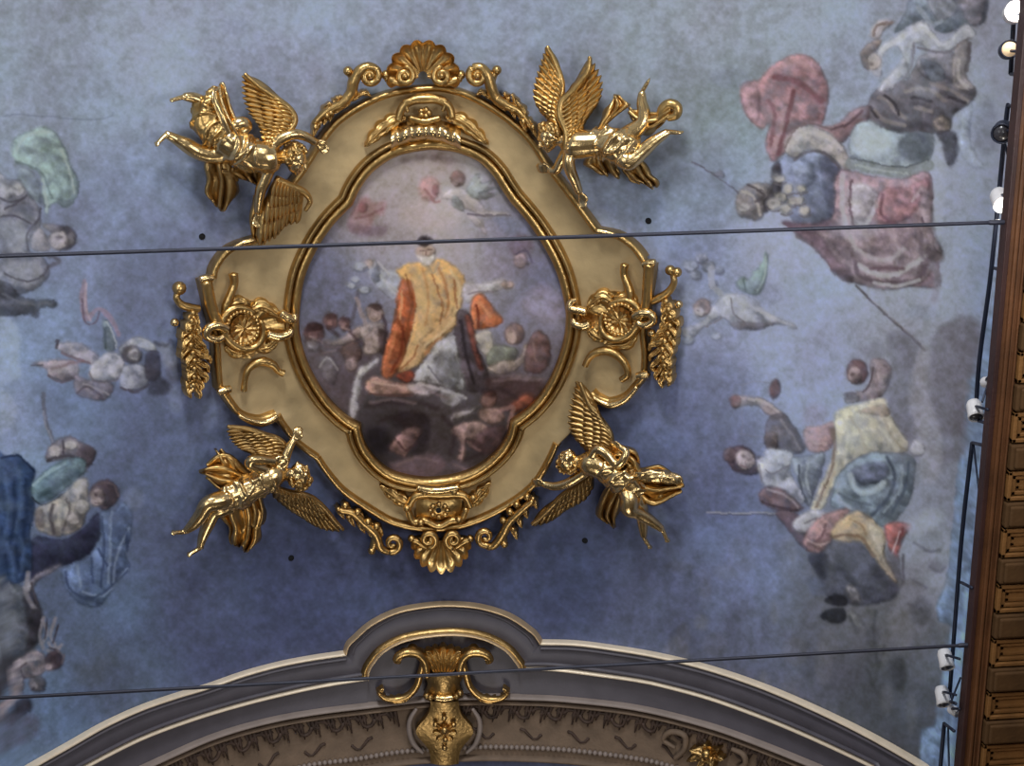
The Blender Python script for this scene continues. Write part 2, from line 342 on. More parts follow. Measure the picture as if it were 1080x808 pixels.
# red cloak
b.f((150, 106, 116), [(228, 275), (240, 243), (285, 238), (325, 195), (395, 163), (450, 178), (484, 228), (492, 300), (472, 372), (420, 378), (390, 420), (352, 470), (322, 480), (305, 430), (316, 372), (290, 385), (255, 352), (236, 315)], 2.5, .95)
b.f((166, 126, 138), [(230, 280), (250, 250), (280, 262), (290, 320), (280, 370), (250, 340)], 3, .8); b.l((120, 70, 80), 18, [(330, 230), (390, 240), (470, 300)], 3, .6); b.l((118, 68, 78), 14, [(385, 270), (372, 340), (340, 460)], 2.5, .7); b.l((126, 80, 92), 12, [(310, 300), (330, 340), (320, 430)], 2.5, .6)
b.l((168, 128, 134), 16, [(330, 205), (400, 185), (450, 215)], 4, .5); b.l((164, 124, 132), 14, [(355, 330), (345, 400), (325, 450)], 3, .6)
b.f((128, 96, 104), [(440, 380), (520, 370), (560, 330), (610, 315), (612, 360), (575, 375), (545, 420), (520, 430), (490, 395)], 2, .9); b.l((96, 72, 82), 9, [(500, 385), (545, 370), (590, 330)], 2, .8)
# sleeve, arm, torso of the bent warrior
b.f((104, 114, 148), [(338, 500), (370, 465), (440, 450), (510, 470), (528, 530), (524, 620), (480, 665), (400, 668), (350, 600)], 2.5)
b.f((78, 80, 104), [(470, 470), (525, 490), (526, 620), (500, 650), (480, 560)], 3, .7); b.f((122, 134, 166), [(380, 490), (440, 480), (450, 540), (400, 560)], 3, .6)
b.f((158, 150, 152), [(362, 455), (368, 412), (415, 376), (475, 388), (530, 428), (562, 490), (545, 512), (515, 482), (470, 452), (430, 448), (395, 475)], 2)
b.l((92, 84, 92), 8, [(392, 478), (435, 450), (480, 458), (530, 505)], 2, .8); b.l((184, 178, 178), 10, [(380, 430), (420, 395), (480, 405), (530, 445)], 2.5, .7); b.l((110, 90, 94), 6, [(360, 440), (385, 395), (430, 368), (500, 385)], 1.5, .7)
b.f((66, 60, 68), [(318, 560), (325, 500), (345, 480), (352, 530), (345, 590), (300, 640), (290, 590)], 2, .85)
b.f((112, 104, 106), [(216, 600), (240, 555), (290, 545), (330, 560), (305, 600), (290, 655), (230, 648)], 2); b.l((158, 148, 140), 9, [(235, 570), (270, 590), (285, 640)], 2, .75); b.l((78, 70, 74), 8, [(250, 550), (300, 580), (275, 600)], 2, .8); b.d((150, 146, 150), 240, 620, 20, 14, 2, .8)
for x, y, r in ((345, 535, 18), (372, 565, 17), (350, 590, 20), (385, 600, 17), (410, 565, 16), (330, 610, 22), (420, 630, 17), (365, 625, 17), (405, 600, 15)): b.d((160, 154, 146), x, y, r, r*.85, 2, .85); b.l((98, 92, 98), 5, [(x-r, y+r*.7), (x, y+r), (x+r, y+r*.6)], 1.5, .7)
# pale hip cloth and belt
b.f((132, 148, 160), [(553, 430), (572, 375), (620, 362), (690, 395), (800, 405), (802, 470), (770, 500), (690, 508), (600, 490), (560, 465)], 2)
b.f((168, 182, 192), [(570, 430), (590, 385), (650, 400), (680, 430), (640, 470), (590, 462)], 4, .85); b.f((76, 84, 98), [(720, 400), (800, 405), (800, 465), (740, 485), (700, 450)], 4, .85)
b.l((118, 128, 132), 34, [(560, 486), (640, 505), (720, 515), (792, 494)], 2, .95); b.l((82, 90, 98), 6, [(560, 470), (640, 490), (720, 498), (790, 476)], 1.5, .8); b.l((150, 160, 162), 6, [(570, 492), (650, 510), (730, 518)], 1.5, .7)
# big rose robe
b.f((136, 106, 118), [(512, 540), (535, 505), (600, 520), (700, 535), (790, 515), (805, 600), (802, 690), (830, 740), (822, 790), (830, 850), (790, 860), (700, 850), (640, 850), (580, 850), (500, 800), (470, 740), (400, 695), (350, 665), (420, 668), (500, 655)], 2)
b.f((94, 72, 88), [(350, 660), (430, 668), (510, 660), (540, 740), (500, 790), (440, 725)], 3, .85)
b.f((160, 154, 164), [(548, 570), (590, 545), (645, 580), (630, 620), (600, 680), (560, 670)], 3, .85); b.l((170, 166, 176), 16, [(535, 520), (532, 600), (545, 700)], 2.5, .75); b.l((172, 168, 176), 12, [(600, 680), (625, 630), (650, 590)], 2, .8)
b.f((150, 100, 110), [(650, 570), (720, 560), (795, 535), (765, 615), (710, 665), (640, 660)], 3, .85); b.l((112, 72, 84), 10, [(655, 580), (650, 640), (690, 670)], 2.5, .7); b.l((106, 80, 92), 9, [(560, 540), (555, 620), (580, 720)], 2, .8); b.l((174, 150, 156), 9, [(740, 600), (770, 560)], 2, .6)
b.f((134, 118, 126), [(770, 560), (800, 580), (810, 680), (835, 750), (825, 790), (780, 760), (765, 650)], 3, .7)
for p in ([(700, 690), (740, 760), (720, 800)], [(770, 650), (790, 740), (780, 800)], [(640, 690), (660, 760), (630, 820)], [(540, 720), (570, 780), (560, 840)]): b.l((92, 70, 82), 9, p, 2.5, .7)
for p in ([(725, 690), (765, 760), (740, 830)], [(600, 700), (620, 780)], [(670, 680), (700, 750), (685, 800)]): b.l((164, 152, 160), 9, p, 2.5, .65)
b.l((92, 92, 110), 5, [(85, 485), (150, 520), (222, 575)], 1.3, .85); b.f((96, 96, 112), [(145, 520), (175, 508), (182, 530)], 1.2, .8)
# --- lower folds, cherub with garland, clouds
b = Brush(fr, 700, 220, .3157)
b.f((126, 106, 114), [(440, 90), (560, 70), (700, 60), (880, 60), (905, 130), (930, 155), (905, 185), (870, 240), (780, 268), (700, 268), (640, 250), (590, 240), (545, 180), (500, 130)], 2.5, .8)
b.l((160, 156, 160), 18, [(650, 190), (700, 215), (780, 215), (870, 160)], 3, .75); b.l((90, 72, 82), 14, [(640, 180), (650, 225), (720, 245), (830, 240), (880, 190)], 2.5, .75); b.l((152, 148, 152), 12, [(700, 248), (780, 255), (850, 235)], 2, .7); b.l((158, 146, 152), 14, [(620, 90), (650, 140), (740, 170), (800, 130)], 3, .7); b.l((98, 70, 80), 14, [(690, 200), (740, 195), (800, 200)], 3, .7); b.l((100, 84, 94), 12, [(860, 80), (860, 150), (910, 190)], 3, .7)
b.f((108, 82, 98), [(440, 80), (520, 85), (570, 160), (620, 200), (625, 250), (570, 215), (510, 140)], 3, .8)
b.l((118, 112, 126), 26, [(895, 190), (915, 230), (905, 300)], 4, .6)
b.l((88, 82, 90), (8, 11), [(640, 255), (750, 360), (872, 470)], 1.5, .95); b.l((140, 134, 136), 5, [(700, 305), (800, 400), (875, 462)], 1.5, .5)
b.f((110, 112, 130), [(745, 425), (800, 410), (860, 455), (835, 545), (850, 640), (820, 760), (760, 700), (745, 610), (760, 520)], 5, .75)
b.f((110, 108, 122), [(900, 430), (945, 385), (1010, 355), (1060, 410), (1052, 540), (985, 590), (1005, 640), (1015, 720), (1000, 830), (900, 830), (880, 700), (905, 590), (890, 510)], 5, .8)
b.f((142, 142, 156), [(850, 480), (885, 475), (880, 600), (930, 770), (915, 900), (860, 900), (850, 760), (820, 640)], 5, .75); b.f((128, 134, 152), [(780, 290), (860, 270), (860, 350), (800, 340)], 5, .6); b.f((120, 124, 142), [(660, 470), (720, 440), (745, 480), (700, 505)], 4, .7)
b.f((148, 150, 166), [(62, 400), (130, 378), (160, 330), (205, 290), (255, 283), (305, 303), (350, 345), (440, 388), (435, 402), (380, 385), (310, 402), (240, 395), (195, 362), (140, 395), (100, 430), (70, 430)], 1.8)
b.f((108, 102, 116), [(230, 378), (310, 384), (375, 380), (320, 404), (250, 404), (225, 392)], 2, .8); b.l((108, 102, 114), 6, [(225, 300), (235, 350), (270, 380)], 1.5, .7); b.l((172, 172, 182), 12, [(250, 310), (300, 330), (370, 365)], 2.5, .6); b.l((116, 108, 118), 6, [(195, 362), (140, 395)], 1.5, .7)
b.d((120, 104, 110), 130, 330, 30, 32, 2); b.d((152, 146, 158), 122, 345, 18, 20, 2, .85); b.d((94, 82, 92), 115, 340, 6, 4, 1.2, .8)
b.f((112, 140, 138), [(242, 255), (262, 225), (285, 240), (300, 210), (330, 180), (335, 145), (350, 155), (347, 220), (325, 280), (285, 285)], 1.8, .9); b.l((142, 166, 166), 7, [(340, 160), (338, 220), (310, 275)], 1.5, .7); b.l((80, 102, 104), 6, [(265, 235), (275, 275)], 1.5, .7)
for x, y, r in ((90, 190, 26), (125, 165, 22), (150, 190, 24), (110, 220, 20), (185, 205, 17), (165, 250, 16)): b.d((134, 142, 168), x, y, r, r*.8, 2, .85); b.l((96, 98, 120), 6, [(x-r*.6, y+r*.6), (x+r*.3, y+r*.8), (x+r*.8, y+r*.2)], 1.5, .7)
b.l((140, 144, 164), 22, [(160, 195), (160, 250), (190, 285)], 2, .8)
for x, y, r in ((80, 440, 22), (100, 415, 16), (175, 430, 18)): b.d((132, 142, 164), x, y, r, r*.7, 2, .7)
# --- seated woman with yellow cloak, cherub beside her
b = Brush(fr, 740, 370, .2786)
b.f((128, 112, 118), [(548, 190), (560, 160), (610, 150), (640, 100), (640, 40), (690, 30), (720, 80), (700, 150), (660, 185), (590, 195)], 2); b.d((150, 132, 134), 685, 90, 26, 40, 2, .7); b.l((88, 72, 80), 7, [(650, 60), (640, 110), (610, 155)], 1.5, .8); b.l((92, 84, 96), 9, [(545, 165), (580, 160)], 1.5, .7); b.f((116, 116, 130), [(540, 160), (590, 165), (590, 195), (550, 198)], 2, .8)
b.d((96, 72, 78), 588, 78, 42, 48, 2); b.d((146, 124, 126), 578, 92, 28, 32, 2, .9); b.d((88, 68, 76), 568, 88, 8, 5, 1, .8); b.d((88, 68, 76), 596, 92, 8, 5, 1, .7); b.l((106, 80, 84), 5, [(572, 112), (585, 114)], 1, .8)
b.l((118, 120, 140), 5, [(150, 128), (200, 112), (250, 118)], 1.2, .5); b.l((112, 112, 134), 5, [(152, 130), (152, 310)], 1.2, .35); b.l((112, 112, 134), 5, [(145, 315), (240, 325)], 1.2, .4)
b.f((146, 126, 132), [(112, 188), (125, 170), (190, 172), (250, 190), (310, 238), (300, 262), (250, 240), (200, 208), (125, 215)], 1.8); b.f((122, 84, 90), [(108, 175), (140, 172), (150, 200), (130, 220), (110, 210)], 1.8, .9); b.l((172, 156, 160), 9, [(180, 180), (250, 198), (300, 235)], 2, .8)
b.d((98, 72, 80), 276, 145, 22, 38, 1.6, 1, .1)
b.f((92, 84, 94), [(250, 260), (290, 235), (320, 240), (370, 320), (392, 375), (350, 395), (285, 375), (245, 370), (240, 330)], 2.2); b.f((112, 92, 92), [(240, 310), (280, 310), (285, 370), (245, 370)], 2, .8); b.l((128, 118, 124), 9, [(300, 262), (340, 320), (370, 370)], 2.5, .6)
b.f((150, 112, 112), [(382, 320), (395, 290), (450, 285), (500, 270), (500, 345), (465, 385), (400, 375)], 2.5); b.l((176, 138, 134), 11, [(395, 320), (420, 345), (470, 350)], 2.5, .7); b.f((122, 114, 136), [(390, 220), (440, 200), (480, 240), (440, 285), (390, 280)], 6, .45)
b.d((84, 66, 76), 150, 408, 56, 48, 2); b.d((106, 84, 92), 108, 395, 26, 30, 2, .7); b.f((172, 156, 162), [(128, 400), (150, 378), (190, 385), (205, 415), (195, 445), (165, 452), (135, 432)], 2); b.d((92, 74, 84), 156, 401, 8, 5, 1, .6); b.d((92, 74, 84), 181, 415, 8, 5, 1, .6); b.l((128, 96, 104), 6, [(148, 430), (168, 437)], 1, .85); b.l((132, 108, 118), 5, [(170, 405), (164, 425)], 1, .7); b.f((76, 60, 70), [(110, 440), (150, 455), (200, 440), (215, 400), (232, 420), (215, 465), (160, 470)], 2, .8)
b.f((166, 166, 182), [(208, 420), (232, 400), (250, 372), (300, 372), (345, 385), (350, 405), (330, 440), (350, 490), (395, 550), (385, 578), (340, 570), (280, 535), (235, 510), (215, 465)], 2); b.f((138, 142, 162), [(235, 470), (300, 430), (330, 450), (300, 500)], 3, .6); b.l((104, 98, 114), 6, [(240, 450), (270, 465), (330, 430)], 1.5, .7); b.l((112, 108, 122), 5, [(215, 430), (225, 500)], 1.5, .7)
b.f((112, 120, 136), [(340, 415), (400, 398), (462, 388), (455, 460), (430, 530), (402, 590), (375, 520)], 2.5); b.l((70, 76, 92), 9, [(365, 430), (370, 490), (395, 570)], 2, .7); b.l((148, 156, 168), 9, [(400, 420), (395, 480), (410, 540)], 2.5, .6)
b.f((106, 82, 88), [(215, 540), (250, 515), (310, 528), (360, 570), (385, 600), (330, 612), (260, 598), (225, 575)], 2.2); b.l((148, 134, 142), 9, [(250, 525), (320, 550), (360, 590)], 2, .6); b.l((70, 54, 64), 8, [(230, 570), (280, 590), (360, 605)], 2, .7)
b.f((182, 174, 152), [(500, 260), (520, 225), (600, 200), (690, 180), (708, 230), (745, 290), (782, 345), (770, 385), (700, 385), (620, 392), (550, 435), (515, 490), (490, 540), (455, 600), (412, 598), (435, 540), (480, 440), (505, 370)], 2)
b.f((134, 112, 96), [(585, 230), (690, 205), (712, 235), (690, 250), (620, 240)], 2.5, .7); b.l((120, 98, 86), 14, [(495, 300), (500, 400), (470, 500), (430, 590)], 2.5, .75); b.l((150, 138, 116), 10, [(560, 250), (600, 310), (620, 380)], 3, .55); b.l((204, 198, 176), 14, [(540, 260), (550, 330), (540, 420)], 3.5, .6); b.l((200, 194, 172), 12, [(640, 260), (700, 320), (740, 370)], 3.5, .6); b.l((150, 136, 112), 9, [(690, 260), (720, 320), (765, 375)], 2.5, .5); b.l((170, 150, 120), 10, [(500, 460), (460, 560)], 2, .6)
b.f((104, 120, 136), [(512, 475), (560, 425), (630, 392), (720, 386), (800, 405), (808, 480), (775, 590), (700, 665), (620, 625), (560, 605), (488, 592), (500, 530)], 2.2); b.f((92, 98, 124), [(560, 460), (610, 430), (690, 420), (710, 470), (660, 500), (600, 505)], 3, .8); b.l((160, 176, 186), 20, [(560, 470), (580, 520), (630, 535), (690, 500)], 3.5, .85); b.l((66, 76, 94), 15, [(700, 400), (730, 470), (700, 560), (640, 620)], 3, .7); b.l((70, 82, 100), 10, [(780, 420), (770, 510), (720, 610)], 2.5, .7); b.l((134, 150, 162), 9, [(755, 430), (750, 520), (690, 610)], 2.5, .6); b.l((138, 148, 164), 16, [(515, 500), (520, 560), (560, 590)], 3, .6); b.l((78, 88, 104), 9, [(520, 540), (580, 570), (640, 580)], 2.5, .6)
b.f((150, 152, 160), [(785, 370), (810, 340), (845, 360), (840, 395), (800, 400)], 2, .9); b.f((108, 108, 120), [(715, 230), (760, 250), (800, 330), (790, 360), (750, 300)], 4, .7)
b.l((128, 128, 142), 7, [(20, 612), (180, 612), (340, 614)], 1.2, .85); b.l((82, 80, 98), 4, [(30, 618), (200, 618), (330, 622)], 1, .7)
b.f((92, 72, 84), [(280, 612), (350, 610), (400, 680), (420, 760), (380, 740), (330, 680)], 2.5, .85)
b.f((152, 148, 158), [(345, 655), (380, 620), (430, 602), (480, 622), (440, 650), (415, 690), (370, 692)], 2); b.l((106, 96, 108), 6, [(390, 650), (430, 635), (470, 628)], 1.5, .7)
# --- her ochre and red drapery, dark rock below
b = Brush(fr, 740, 530, .2786)
b.f((148, 106, 106), [(400, 110), (440, 60), (500, 35), (560, 25), (520, 80), (490, 150), (460, 195), (410, 185), (385, 150)], 2.2); b.l((112, 76, 80), 9, [(420, 160), (450, 130), (470, 80)], 2, .7); b.l((172, 136, 132), 9, [(400, 140), (440, 160), (480, 150)], 2, .6)
b.f((78, 80, 96), [(405, 200), (450, 190), (490, 150), (590, 150), (650, 200), (690, 260), (750, 315), (730, 360), (650, 385), (560, 385), (480, 365), (440, 280)], 3); b.f((54, 56, 70), [(410, 200), (480, 200), (470, 290), (430, 260)], 4, .8); b.f((96, 98, 118), [(540, 180), (610, 220), (640, 290), (560, 270)], 5, .6)
b.f((172, 142, 102), [(488, 130), (510, 80), (560, 40), (600, 30), (660, 75), (695, 125), (695, 195), (730, 270), (745, 310), (690, 262), (640, 180), (590, 150), (530, 150)], 2); b.f((192, 176, 152), [(620, 70), (670, 95), (692, 140), (692, 200), (735, 290), (690, 240), (650, 150)], 3, .8); b.l((126, 92, 64), 12, [(500, 130), (560, 120), (610, 140), (650, 200)], 2.5, .75); b.l((140, 104, 70), 9, [(560, 60), (600, 80), (620, 120)], 2.5, .7); b.l((200, 170, 122), 9, [(530, 90), (570, 60), (610, 60)], 2.5, .6)
b.f((164, 82, 78), [(692, 95), (730, 72), (792, 85), (775, 120), (745, 195), (735, 215), (705, 160)], 2); b.l((190, 160, 160), 7, [(722, 190), (740, 140), (750, 110)], 1.5, .7); b.l((116, 52, 54), 9, [(760, 95), (745, 150)], 2, .7); b.f((104, 100, 116), [(700, 180), (745, 210), (755, 300), (720, 260)], 3, .7)
b.l((80, 76, 88), 10, [(762, 200), (760, 300), (735, 330)], 2.5, .6)
b.f((138, 130, 130), [(548, 330), (560, 310), (590, 330), (605, 370), (570, 375)], 2.5, .8); b.f((46, 46, 54), [(465, 370), (500, 350), (545, 360), (550, 390), (500, 392)], 2.5, .9); b.f((40, 42, 50), [(445, 428), (490, 405), (540, 405), (545, 445), (500, 455)], 2.5, .9)
b.f((112, 112, 112), [(560, 400), (600, 430), (640, 500), (610, 500), (570, 450)], 3, .7); b.f((90, 92, 94), [(620, 400), (690, 400), (720, 520), (680, 640), (630, 560), (640, 480)], 6, .6); b.f((62, 64, 68), [(720, 600), (760, 590), (775, 680), (740, 710), (720, 670)], 5, .75); b.f((112, 114, 116), [(700, 430), (790, 420), (800, 520), (740, 560)], 6, .5)
for p in ([(660, 410), (650, 500), (665, 600)], [(560, 430), (590, 490)], [(690, 540), (650, 700)], [(620, 620), (660, 720)]): b.l((70, 72, 76), 12, p, 3, .5)
b.f((84, 92, 120), [(390, 290), (440, 280), (470, 340), (420, 350)], 5, .6)
for x, y, r, c in ((820, 90, 50, (150, 158, 174)), (880, 150, 60, (146, 154, 172)), (840, 230, 55, (134, 138, 154)), (900, 300, 40, (140, 148, 164)), (870, 60, 45, (156, 166, 182)), (800, 330, 50, (116, 118, 126)), (830, 430, 50, (106, 110, 118)), (890, 240, 30, (104, 104, 114))): b.d(c, x, y, r, r*.8, 6, .6)
for p in ([(800, 150), (850, 180), (900, 180)], [(860, 240), (900, 260), (920, 240)], [(800, 290), (850, 320)], [(780, 380), (830, 400)]): b.l((96, 96, 108), 10, p, 3, .5)
# --- left: figure with the green drapery
b = Brush(fr, 0, 100, .2723)
b.l((96, 108, 132), 5, [(10, 80), (90, 75), (180, 82), (320, 92), (400, 88), (440, 70)], 1.5, .5)
b.f((120, 150, 150), [(45, 205), (58, 165), (110, 140), (165, 120), (215, 145), (250, 200), (275, 270), (302, 320), (300, 395), (255, 435), (220, 420), (195, 432), (180, 470), (165, 400), (160, 330), (120, 280), (62, 262)], 2.2, .92); b.l((156, 180, 182), 10, [(55, 220), (90, 165), (150, 140), (200, 150)], 2.5, .7); b.l((92, 116, 120), 9, [(60, 258), (120, 275), (170, 320), (200, 400)], 2, .7); b.l((150, 174, 174), 12, [(165, 330), (178, 400), (180, 450)], 2, .7); b.l((104, 130, 130), 14, [(150, 180), (190, 230), (220, 330), (250, 400)], 4, .6); b.l((148, 168, 164), 12, [(235, 210), (270, 300), (285, 380)], 3, .6); b.l((88, 110, 114), 6, [(220, 420), (265, 430), (298, 370)], 1.6, .6)
b.f((122, 142, 156), [(62, 300), (95, 275), (150, 330), (160, 420), (120, 400), (90, 350)], 3, .8)
b.f((112, 115, 132), [(-40, 320), (30, 325), (80, 330), (105, 380), (145, 430), (160, 500), (120, 560), (115, 605), (165, 630), (192, 680), (160, 740), (80, 775), (-40, 790)], 2.2)
b.d((140, 142, 152), 25, 375, 34, 34, 3, .8); b.d((150, 152, 160), 70, 370, 25, 28, 2.5, .7); b.f((140, 146, 164), [(10, 500), (70, 490), (110, 530), (100, 600), (40, 610)], 4, .75); b.f((136, 140, 156), [(30, 650), (120, 640), (170, 690), (120, 740), (40, 730)], 4, .7)
for p in ([(0, 400), (40, 415), (90, 400)], [(110, 600), (105, 540), (150, 480), (155, 440)], [(0, 620), (90, 615)], [(20, 690), (90, 720), (160, 700), (185, 660)], [(0, 470), (60, 470), (120, 500)], [(0, 740), (60, 760)], [(100, 390), (60, 420), (20, 440)]): b.l((76, 74, 88), 8, p, 1.8, .75)
b.f((138, 134, 144), [(118, 590), (125, 555), (155, 510), (185, 550), (195, 600), (150, 610)], 2); b.d((72, 68, 78), 245, 555, 52, 50, 2, .85); b.f((104, 98, 104), [(165, 500), (220, 500), (250, 520), (200, 530)], 2, .7); b.d((150, 144, 150), 228, 562, 38, 36, 2, .95); b.d((84, 76, 84), 230, 552, 14, 9, 1.5, .8); b.d((90, 84, 92), 252, 575, 6, 5, 1, .7); b.d((130, 128, 138), 275, 555, 12, 26, 2, .6)
b.l((84, 80, 92), 16, [(190, 620), (230, 640), (190, 660)], 3, .6)
# cherubs with the rose ribbon
b = Brush(fr, 0, 280, .2723)
b.f((138, 158, 190), [(-40, 190), (40, 205), (75, 270), (70, 350), (80, 420), (30, 450), (-40, 450)], 5, .8); b.f((136, 158, 192), [(-40, 480), (30, 490), (66, 545), (60, 600), (20, 650), (-40, 660)], 4, .75)
b.f((72, 76, 90), [(-40, 60), (40, 75), (70, 115), (140, 135), (205, 132), (222, 155), (160, 165), (145, 205), (110, 190), (40, 195), (-40, 180)], 2.5, .9); b.l((102, 106, 120), 9, [(10, 110), (70, 140), (130, 150)], 2.5, .6); b.l((96, 102, 118), 8, [(150, 150), (200, 142)], 2, .6); b.d((84, 90, 106), 205, 150, 14, 16, 2, .8)
b.l((136, 112, 134), (14, 30, 26, 14, 22, 16), [(328, 55), (322, 120), (335, 200), (380, 165), (420, 195), (460, 265)], 2, .8); b.l((160, 136, 150), 9, [(335, 70), (330, 150), (350, 210)], 2, .6); b.l((96, 78, 98), 7, [(318, 130), (330, 215), (370, 220), (385, 175)], 1.6, .7)
b.f((98, 116, 124), [(398, 215), (412, 210), (438, 260), (448, 325), (415, 335), (400, 290)], 2, .9); b.l((150, 160, 168), 7, [(410, 215), (440, 270), (450, 320)], 1.5, .7); b.l((64, 78, 88), 9, [(405, 240), (410, 320)], 1.5, .6)
b.f((152, 144, 158), [(212, 318), (240, 298), (300, 297), (350, 322), (385, 350), (360, 385), (300, 362), (250, 340)], 2); b.l((72, 68, 82), 12, [(222, 288), (215, 318)], 1.5, .8); b.l((116, 92, 102), 10, [(240, 335), (300, 362), (350, 380)], 2.5, .8)
b.f((142, 126, 138), [(122, 380), (150, 370), (200, 368), (260, 362), (300, 380), (298, 425), (240, 448), (190, 430), (180, 400), (150, 388)], 2); b.l((96, 80, 92), 8, [(185, 425), (230, 450), (290, 430)], 2, .8); b.l((124, 92, 98), 12, [(200, 400), (260, 380), (320, 370)], 3, .7); b.l((80, 76, 92), 6, [(122, 384), (165, 382)], 1.2, .7)
b.f((152, 150, 160), [(345, 410), (365, 370), (425, 338), (475, 350), (480, 390), (450, 440), (400, 452), (355, 440)], 2); b.l((104, 92, 102), 7, [(345, 410), (370, 445), (440, 445), (475, 400)], 2, .8)
b.f((118, 108, 124), [(285, 420), (340, 440), (430, 455), (432, 500), (400, 522), (330, 512), (295, 490)], 2.2, .9); b.l((148, 140, 154), 9, [(320, 455), (380, 480), (420, 500)], 2, .6); b.l((82, 72, 86), 8, [(300, 490), (340, 470), (400, 515)], 2, .7)
b.f((126, 128, 144), [(470, 400), (530, 380), (580, 400), (575, 460), (520, 485), (465, 470)], 2.5, .9); b.l((76, 70, 84), 9, [(465, 470), (520, 488), (575, 462)], 2, .8)
b.f((142, 142, 152), [(458, 330), (480, 300), (530, 272), (590, 295), (610, 325), (580, 335), (530, 315), (490, 345)], 2); b.d((86, 78, 88), 512, 345, 38, 38, 2, .85); b.d((154, 148, 152), 520, 345, 26, 28, 2, .95); b.d((90, 80, 88), 525, 338, 8, 5, 1, .8)
b.f((66, 62, 78), [(560, 350), (590, 330), (615, 340), (620, 420), (600, 450), (570, 440)], 2.5, .9); b.f((58, 58, 74), [(600, 430), (640, 440), (665, 480), (620, 505), (575, 500), (580, 460)], 4, .75); b.f((128, 132, 152), [(615, 310), (650, 300), (690, 340), (680, 400), (640, 390)], 4, .6); b.l((70, 70, 88), 14, [(600, 295), (640, 310), (660, 290)], 3, .6); b.f((82, 82, 100), [(640, 400), (700, 380), (700, 440), (660, 450)], 4, .5)
b.l((92, 96, 116), (20, 12, 16, 18), [(168, 500), (170, 560), (182, 620), (205, 690)], 2, .8); b.l((130, 132, 146), 6, [(165, 560), (178, 625), (200, 680)], 1.5, .6)
# bearded figure in the dark blue mantle
b = Brush(fr, 0, 450, .2723)
b.f((44, 68, 112), [(-40, 120), (30, 115), (75, 110), (115, 150), (140, 170), (125, 240), (135, 320), (118, 420), (140, 500), (100, 590), (40, 615), (-40, 620)], 2.5); b.l((30, 44, 74), 8, [(0, 118), (70, 112), (130, 170)], 2, .8)
for p in ([(20, 180), (30, 300), (20, 420)], [(70, 170), (80, 280), (60, 400)], [(10, 430), (40, 500), (50, 590)], [(80, 430), (90, 500), (70, 580)]): b.l((66, 94, 142), 14, p, 4, .55)
for p in ([(50, 200), (55, 330), (40, 450)], [(100, 200), (100, 330), (90, 420)], [(60, 460), (70, 560)], [(15, 500), (20, 590)]): b.l((30, 48, 84), 12, p, 4, .6)
b.f((100, 90, 100), [(178, 130), (185, 85), (215, 55), (265, 35), (310, 60), (372, 95), (350, 150), (310, 180), (260, 130)], 2); b.d((150, 140, 142), 212, 95, 24, 30, 2, .85); b.d((152, 144, 144), 272, 72, 28, 20, 2, .85); b.l((66, 58, 68), 8, [(240, 55), (245, 100)], 2, .8); b.l((66, 58, 68), 10, [(185, 130), (250, 110), (330, 120), (365, 100)], 2.5, .8); b.f((78, 66, 76), [(310, 80), (372, 95), (345, 150), (300, 130)], 3, .7)
b.f((78, 104, 116), [(118, 235), (150, 195), (200, 155), (270, 118), (325, 125), (335, 160), (310, 195), (245, 250), (170, 295), (125, 280)], 2); b.l((120, 146, 158), 12, [(128, 225), (180, 180), (250, 140)], 2, .75); b.l((48, 68, 80), 20, [(150, 270), (230, 225), (300, 175)], 4, .6); b.l((42, 50, 62), 7, [(120, 275), (170, 300), (250, 255)], 1.8, .8); b.l((108, 134, 140), 8, [(210, 190), (240, 160), (290, 150)], 3, .5)
b.f((134, 124, 116), [(140, 320), (200, 290), (250, 260), (300, 205), (332, 200), (345, 255), (335, 350), (300, 405), (240, 425), (190, 420), (140, 395)], 2.2); b.l((72, 64, 70), 14, [(205, 300), (195, 350), (205, 410)], 2.5, .75); b.l((80, 72, 74), 9, [(255, 280), (270, 320), (240, 400)], 2.5, .7); b.l((166, 156, 142), 12, [(230, 320), (225, 380)], 3, .6); b.l((168, 158, 146), 14, [(310, 215), (300, 270)], 3, .6); b.f((98, 84, 84), [(135, 330), (165, 320), (170, 390), (140, 385)], 3, .7)
b.d((150, 142, 140), 318, 312, 30, 34, 2.5, .85); b.d((146, 136, 130), 285, 362, 26, 24, 2.5, .85)
b.d((78, 64, 72), 405, 258, 56, 54, 2); b.f((138, 120, 118), [(345, 290), (350, 255), (375, 235), (400, 245), (408, 285), (385, 305), (360, 308)], 2); b.d((74, 58, 66), 372, 262, 9, 6, 1, .85); b.d((74, 58, 66), 394, 274, 7, 5, 1, .8); b.l((98, 80, 84), 5, [(365, 292), (382, 294)], 1, .7); b.l((100, 84, 90), 9, [(390, 215), (440, 225), (455, 265)], 2, .6); b.f((70, 58, 68), [(380, 310), (420, 300), (440, 290), (410, 330)], 2, .8)
b.f((46, 48, 74), [(130, 430), (190, 430), (260, 435), (320, 395), (385, 335), (388, 420), (350, 490), (290, 525), (230, 540), (170, 570), (120, 610), (125, 500)], 2.5)
b.f((76, 96, 136), [(235, 560), (280, 530), (345, 500), (388, 420), (392, 335), (440, 325), (475, 290), (512, 340), (508, 420), (488, 490), (502, 545), (450, 610), (390, 690), (330, 692), (268, 650)], 2.5, .92)
for p in ([(430, 330), (425, 430), (420, 600)], [(500, 390), (450, 500), (440, 600)], [(490, 550), (400, 650), (320, 640)], [(300, 540), (310, 620)]): b.l((116, 134, 166), 10, p, 2.5, .55)
for p in ([(395, 350), (400, 480), (390, 620)], [(380, 470), (412, 540)], [(490, 400), (490, 480)], [(250, 560), (280, 640), (370, 660), (490, 560)], [(350, 510), (360, 600)]): b.l((48, 62, 98), 9, p, 2.2, .6)
